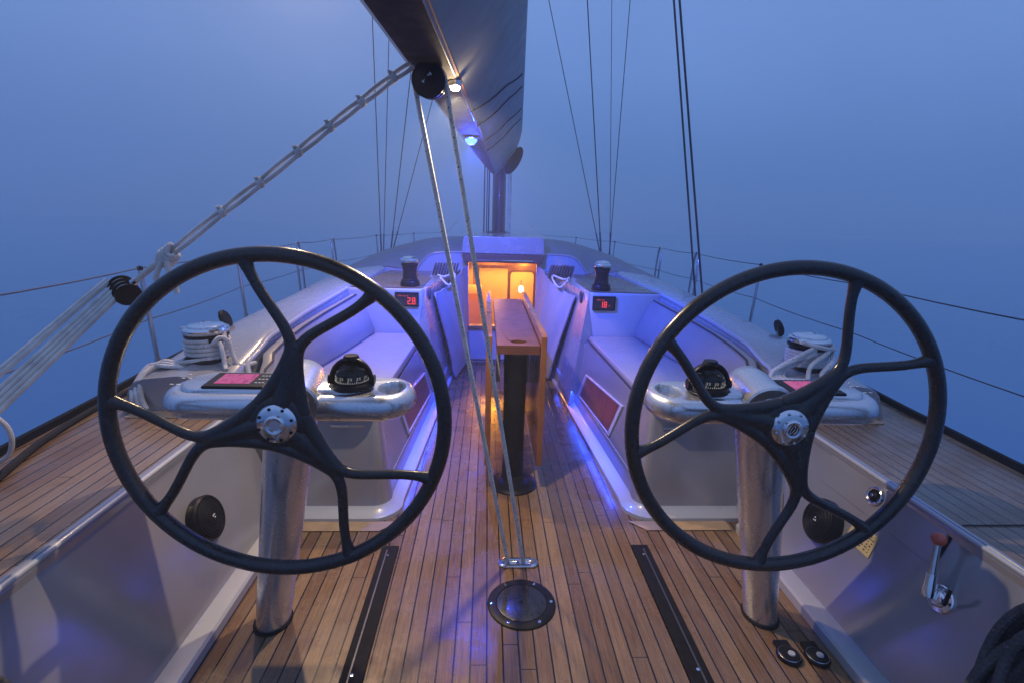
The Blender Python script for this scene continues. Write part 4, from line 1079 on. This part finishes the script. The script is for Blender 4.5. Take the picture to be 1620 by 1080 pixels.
# mainsheet
t = thing('mainsheet_block', 'big round black pulley block hanging under the boom', 'pulley block')
BK = Vector((-.370, 1.93, 1.955))
Mb = frame(BK, (-.10, -1, -.12))
b = MB()
for z0 in (-.026, .012): b.lathe([(0, z0), (.055, z0), (.059, z0 + .003), (.059, z0 + .011), (.052, z0 + .014), (0, z0 + .014)], 40, 0, Mb)
b.build('cheek', M_blackgl, t)
b = MB(); b.lathe([(0, -.012), (.054, -.012), (.046, 0), (.054, .012), (0, .012)], 32, 0, Mb); b.build('sheave', M_black, t)
b = MB(); b.lathe([(0, .026), (.012, .026), (.011, .029), (0, .03)], 16, 0, Mb)
b.build('pin', M_black, t)
b = MB(); b.box(-.022, -.016, -.012, -.002, .0262, .027, 0, Mb); b.box(-.014, -.008, -.012, -.006, .0262, .027, 0, Mb); b.box(.002, .010, -.010, -.003, .0262, .027, 0, Mb); b.box(.013, .02, -.012, -.004, .0262, .027, 0, Mb); b.build('emblem', M_white, t, smooth=0)
b = MB(); b.tube([BK + Vector((0, 0, .05)), BK + Vector((0, .01, .075))], .016, 10); b.build('strop', M_rope_b, t)
b = MB()
ropeL = [(-.040, 1.972, .002), (-.425, 1.93, 1.93)]
top = [BK + Vector((.052 * cos(a), .0, .052 * sin(a))) for a in [pi * q / 8 for q in range(9)]]
pts = straight((-.045, 1.968, .004), (-.424, 1.93, 1.95), 20) + [Vector(p) for p in reversed(top)] + straight((-.316, 1.93, 1.95), (.024, 1.968, .004), 20)
b.tube(pts, .0088, 10)
tag(b.build('mainsheet', M_rope), 'flecked beige mainsheet running in two parts from the block down to the sole', 'rope')

# runner tackle on the left
KN = [(-.425, 1.9, 1.995), (-.49, 1.9, 1.953), (-.599, 1.9, 1.872), (-.709, 1.9, 1.790), (-.822, 1.9, 1.704), (-.960, 1.9, 1.597), (-1.100, 1.9, 1.494), (-1.309, 1.9, 1.334)]
b = MB(); dirn = (Vector(KN[-1]) - Vector(KN[0])).normalized(); pn = Vector((dirn.z, 0, -dirn.x)).normalized()
for q in (-1, 1):
    pts = []
    for a, c_ in zip(KN[:-1], KN[1:]):
        for i in range(6):
            u = i / 6; pts.append(Vector(a).lerp(Vector(c_), u) + pn * q * (.0072 + .0028 * sin(pi * u)))
    pts.append(Vector(KN[-1]) + pn * q * .006)
    b.tube(pts, .0072, 8)
tag(b.build('tackle_strop', M_rope_p), 'doubled rope strop slanting from the boom block down to the left', 'rope')
for i, p in enumerate(KN[1:-1]):
    p = Vector(p); b = MB(); M = frame(p, dirn)
    pts = [M @ Vector((.0165 * cos(a) * 1.0, .0115 * sin(a), -.010 + .020 * a / (6 * pi))) for a in [6 * pi * q / 40 for q in range(41)]]
    b.tube(pts, .0052, 7)
    b.tube([p + pn * .014 + Vector((0, -.01, 0)), p + pn * .019 + dirn * .004 + Vector((0, -.012, 0)), p + pn * .014 - dirn * .006 + Vector((0, -.01, 0))], .006, 7)
    tag(b.build('rope_knot', M_rope_p), 'small hitch on the doubled rope strop, number %s down from the boom' % ['one', 'two', 'three', 'four', 'five', 'six'][i], 'knot', 'hitches on the strop')
b = MB(); p = Vector(KN[-1]); M = frame(p, dirn)
b.tube([M @ Vector((.026 * cos(a), .020 * sin(a), -.03 + .06 * a / (8 * pi) + .012 * sin(2 * a))) for a in [8 * pi * q / 64 for q in range(65)]], .0095, 8)
b.tube([M @ Vector((.030 * cos(a), .012 * sin(a) - .012, .02 * sin(a + .7))) for a in [2 * pi * q / 20 for q in range(20)]], .0095, 8, closed=True)
b.tube(spline([p + Vector((.01, -.02, -.01)), p + Vector((.015, -.03, -.05)), p + Vector((.03, -.03, -.09)), p + Vector((.035, -.03, -.13))], 6), .0095, 8)
b.tube(spline([p + Vector((-.005, -.02, -.01)), p + Vector((-.022, -.03, -.05)), p + Vector((-.035, -.03, -.085))], 6), .0095, 8)
b.tube(straight(p, (-1.43, 1.9, 1.243), 6), .0095, 8); b.tube([Vector(q) + Vector((.006, 0, .012)) for q in straight(p, (-1.43, 1.9, 1.243), 6)], .006, 8)
tag(b.build('bowline_knot', M_rope_p), 'bulky beige knot with hanging tails above the left wheel', 'knot')
t = thing('tackle_block', 'black triple pulley block at the left, above the left wheel rim', 'pulley block')
c0 = Vector((-1.475, 1.9, 1.205)); axd = Vector((-.35, -.75, .45)).normalized(); M = frame(c0, Vector((.62, -.55, -.30)), axd)
b = MB()
for k in range(4): 
    z0 = -.040 + .0245 * k
    b.lathe([(0, z0), (.040, z0), (.043, z0 + .002), (.040, z0 + .006), (0, z0 + .006)], 28, 0, M)
b.build('cheek', M_black, t)
b = MB()
for k in range(3): b.lathe([(0, -.033 + .0245 * k), (.034, -.033 + .0245 * k), (.027, -.025 + .0245 * k), (.034, -.017 + .0245 * k), (0, -.017 + .0245 * k)], 24, 0, M)
b.build('sheave', M_rope_p, t)
b = MB(); b.tube([c0 + Vector((.005, 0, .01)), Vector((-1.43, 1.9, 1.243))], .014, 8); b.build('shackle', M_steel, t)
b = MB()
END = Vector((-2.03, 1.35, .535))
for i, u in enumerate((-.5, -.37, -.05, .12, .29, .46)):
    a = c0 + Vector((-.02, -.01, .0)) + Vector((.045, -.02, -.045)) * u * 1.2 + Vector((-.01, 0, .012))
    e_ = END + Vector((.17, .02, -.17)) * u * .52
    b.tube(straight(a, e_, 8), .0085, 8)
tag(b.build('tackle_falls', M_rope_p), 'bundle of beige tackle lines running from the triple block to the left deck edge', 'rope')
b = MB(); LC = Vector((-1.91, 1.75, .80))
b.tube(spline([(-1.89, 1.70, .80), (-1.845, 1.70, .805), (-1.80, 1.70, .765), (-1.79, 1.70, .71), (-1.81, 1.70, .655), (-1.86, 1.70, .62), (-1.92, 1.70, .60)], 8), .008, 8)
tag(b.build('rope_loop', M_rope_p), 'loose loop of beige rope hanging from the tackle lines at the left edge', 'rope')

# standing rigging
rig = [('shroud', (-1.565, 6.9, .95), (-1.585, 6.9, 4.0), .006, 'thin shroud left of the boom, outermost one'),
       ('shroud', (-1.540, 6.9, .95), (-1.38, 6.9, 3.8), .005, 'thin shroud left of the boom, second from the outside'),
       ('shroud', (-1.445, 6.9, 1.0), (-1.17, 6.9, 2.96), .006, 'thin shroud left of the boom, third from the outside'),
       ('shroud', (-1.425, 6.9, 1.0), (-.96, 6.9, 2.61), .005, 'thin shroud left of the boom, most slanted one'),
       ('shroud', (1.375, 6.9, 1.05), (.53, 6.9, 4.08), .005, 'thin shroud right of the boom, leaning in most'),
       ('shroud', (1.385, 6.9, 1.05), (1.0, 6.9, 4.10), .007, 'thin shroud right of the boom, the darker one of the pair meeting at the deck'),
       ('shroud', (1.505, 6.9, 1.05), (1.30, 6.9, 4.11), .004, 'faint thin shroud right of the boom, nearly upright one'),
       ('shroud', (1.495, 6.9, 1.05), (1.525, 6.9, 4.12), .005, 'thin shroud right of the boom, leaning outward'),
       ('running_backstay', (1.985, 5.0, .60), (1.45, 5.0, 3.42), .010, 'thick dark backstay line on the right, left one of the pair'),
       ('running_backstay', (2.060, 5.0, .60), (1.502, 5.0, 3.42), .011, 'thick dark backstay line on the right, right one of the pair')]
for nm, a, c_, r, lab in rig:
    a = Vector(a); c_ = Vector(c_); d = (c_ - a); top = a + d * ((13.5 - a.z) / d.z) if nm == 'shroud' and abs(d.x) < .7 else a + d * 2.2
    if nm == 'shroud' and abs((a + (top - a)).x) > 4: top = a + d * 2
    t = thing(nm, lab, 'rigging', group='shrouds' if nm == 'shroud' else 'running backstays')
    b = MB(); b.tube([a, a.lerp(top, .5), top], r, 6); b.build('wire', M_wire, t)
    if nm == 'shroud':
        b = MB(); b.tube([a, a + d.normalized() * .30], r * 1.7, 8); b.build('turnbuckle', M_wire_s, t)

# ------------------------------------------------------------------ lights
def light(name, kind, loc, energy, col, aim=None, size=.03, angle=150, blend=.4):
    l = bpy.data.lights.new(name, kind); l.energy = energy; l.color = col
    o = bpy.data.objects.new(name, l); COL.objects.link(o); o.location = loc
    if kind in ('POINT', 'SPOT'): l.shadow_soft_size = size
    if kind == 'SPOT': l.spot_size = radians(angle); l.spot_blend = blend
    if aim: o.rotation_euler = (Vector(aim) - Vector(loc)).to_track_quat('-Z', 'Y').to_euler()
    return o
light('white_deck_light', 'SPOT', LW + Vector((0, 0, -.03)), 95, (1, .78, .52), (-.05, 1.6, 0), .015, 125, .6)
light('white_lamp_spill', 'POINT', LW + Vector((.0, 0, -.05)), 3.0, (1, .74, .45), size=.012)
light('blue_deck_light', 'SPOT', LB + Vector((0, 0, -.05)), 350, (.035, .085, 1), (.0, 4.4, .2), .02, 158, .75)
light('blue_lamp_spill', 'POINT', LB + Vector((0, 0, -.07)), 13, (.03, .07, 1), size=.02)
light('saloon_light', 'POINT', (-.06, 6.85, 1.0), 30, (1, .38, .045), size=.10)
light('saloon_low_light', 'POINT', (-.42, 5.7, .70), 10, (1, .34, .03), size=.08)
light('saloon_door_light', 'POINT', (.36, 6.95, .84), 10, (1, .38, .045), size=.06)

t = thing('flood_lamp', 'warm flood lamp hanging above the left side, out of the frame', 'lamp')
FL = Vector((-1.35, 3.60, 3.18))
b = MB(); Mf = frame(FL, (.25, -.45, -.85))
b.lathe([(0, -.10), (.05, -.09), (.08, -.03), (.085, 0), (.078, 0), (.07, -.02), (0, -.03)], 24, 0, Mf); b.build('housing', M_black, t)
b = MB(); b.tube([FL + Vector((-.02, .05, .07)), (-.10, 6.85, 9.5)], .005, 6); b.build('hanging_line', M_wire, t)
b = MB(); b.lathe([(0, -.012), (.068, -.012), (.06, -.006), (0, -.002)], 24, 0, Mf); b.build('lens', emit('flood_lens', (1, .8, .5), 8), t)
light('flood_light', 'SPOT', FL + Vector((.02, -.03, -.06)), 200, (1, .66, .34), (-.3, 1.3, 0), .05, 165, .6)

def seat_front_fill(s):  # blue area light added to tint the bench lip; no real fitting here
    l = bpy.data.lights.new('added_blue_fill', 'AREA'); l.shape = 'RECTANGLE'; l.size = 2.1; l.size_y = .012; l.energy = 6; l.color = (.03, .085, 1)
    o = bpy.data.objects.new('added_blue_fill', l); COL.objects.link(o)
    a = Vector((s * .632, 2.62, .142)); b_ = Vector((s * .528, 4.72, .142)); o.location = (a + b_) / 2
    x = (b_ - a).normalized(); z = Vector((s * .55, 0, 1)).normalized(); z = (z - x * z.dot(x)).normalized()
    o.matrix_world = Matrix((x, z.cross(x), z)).transposed().to_4x4(); o.location = (a + b_) / 2 + Vector((-s * .016, 0, 0))
for s_ in (-1, 1): seat_front_fill(s_)
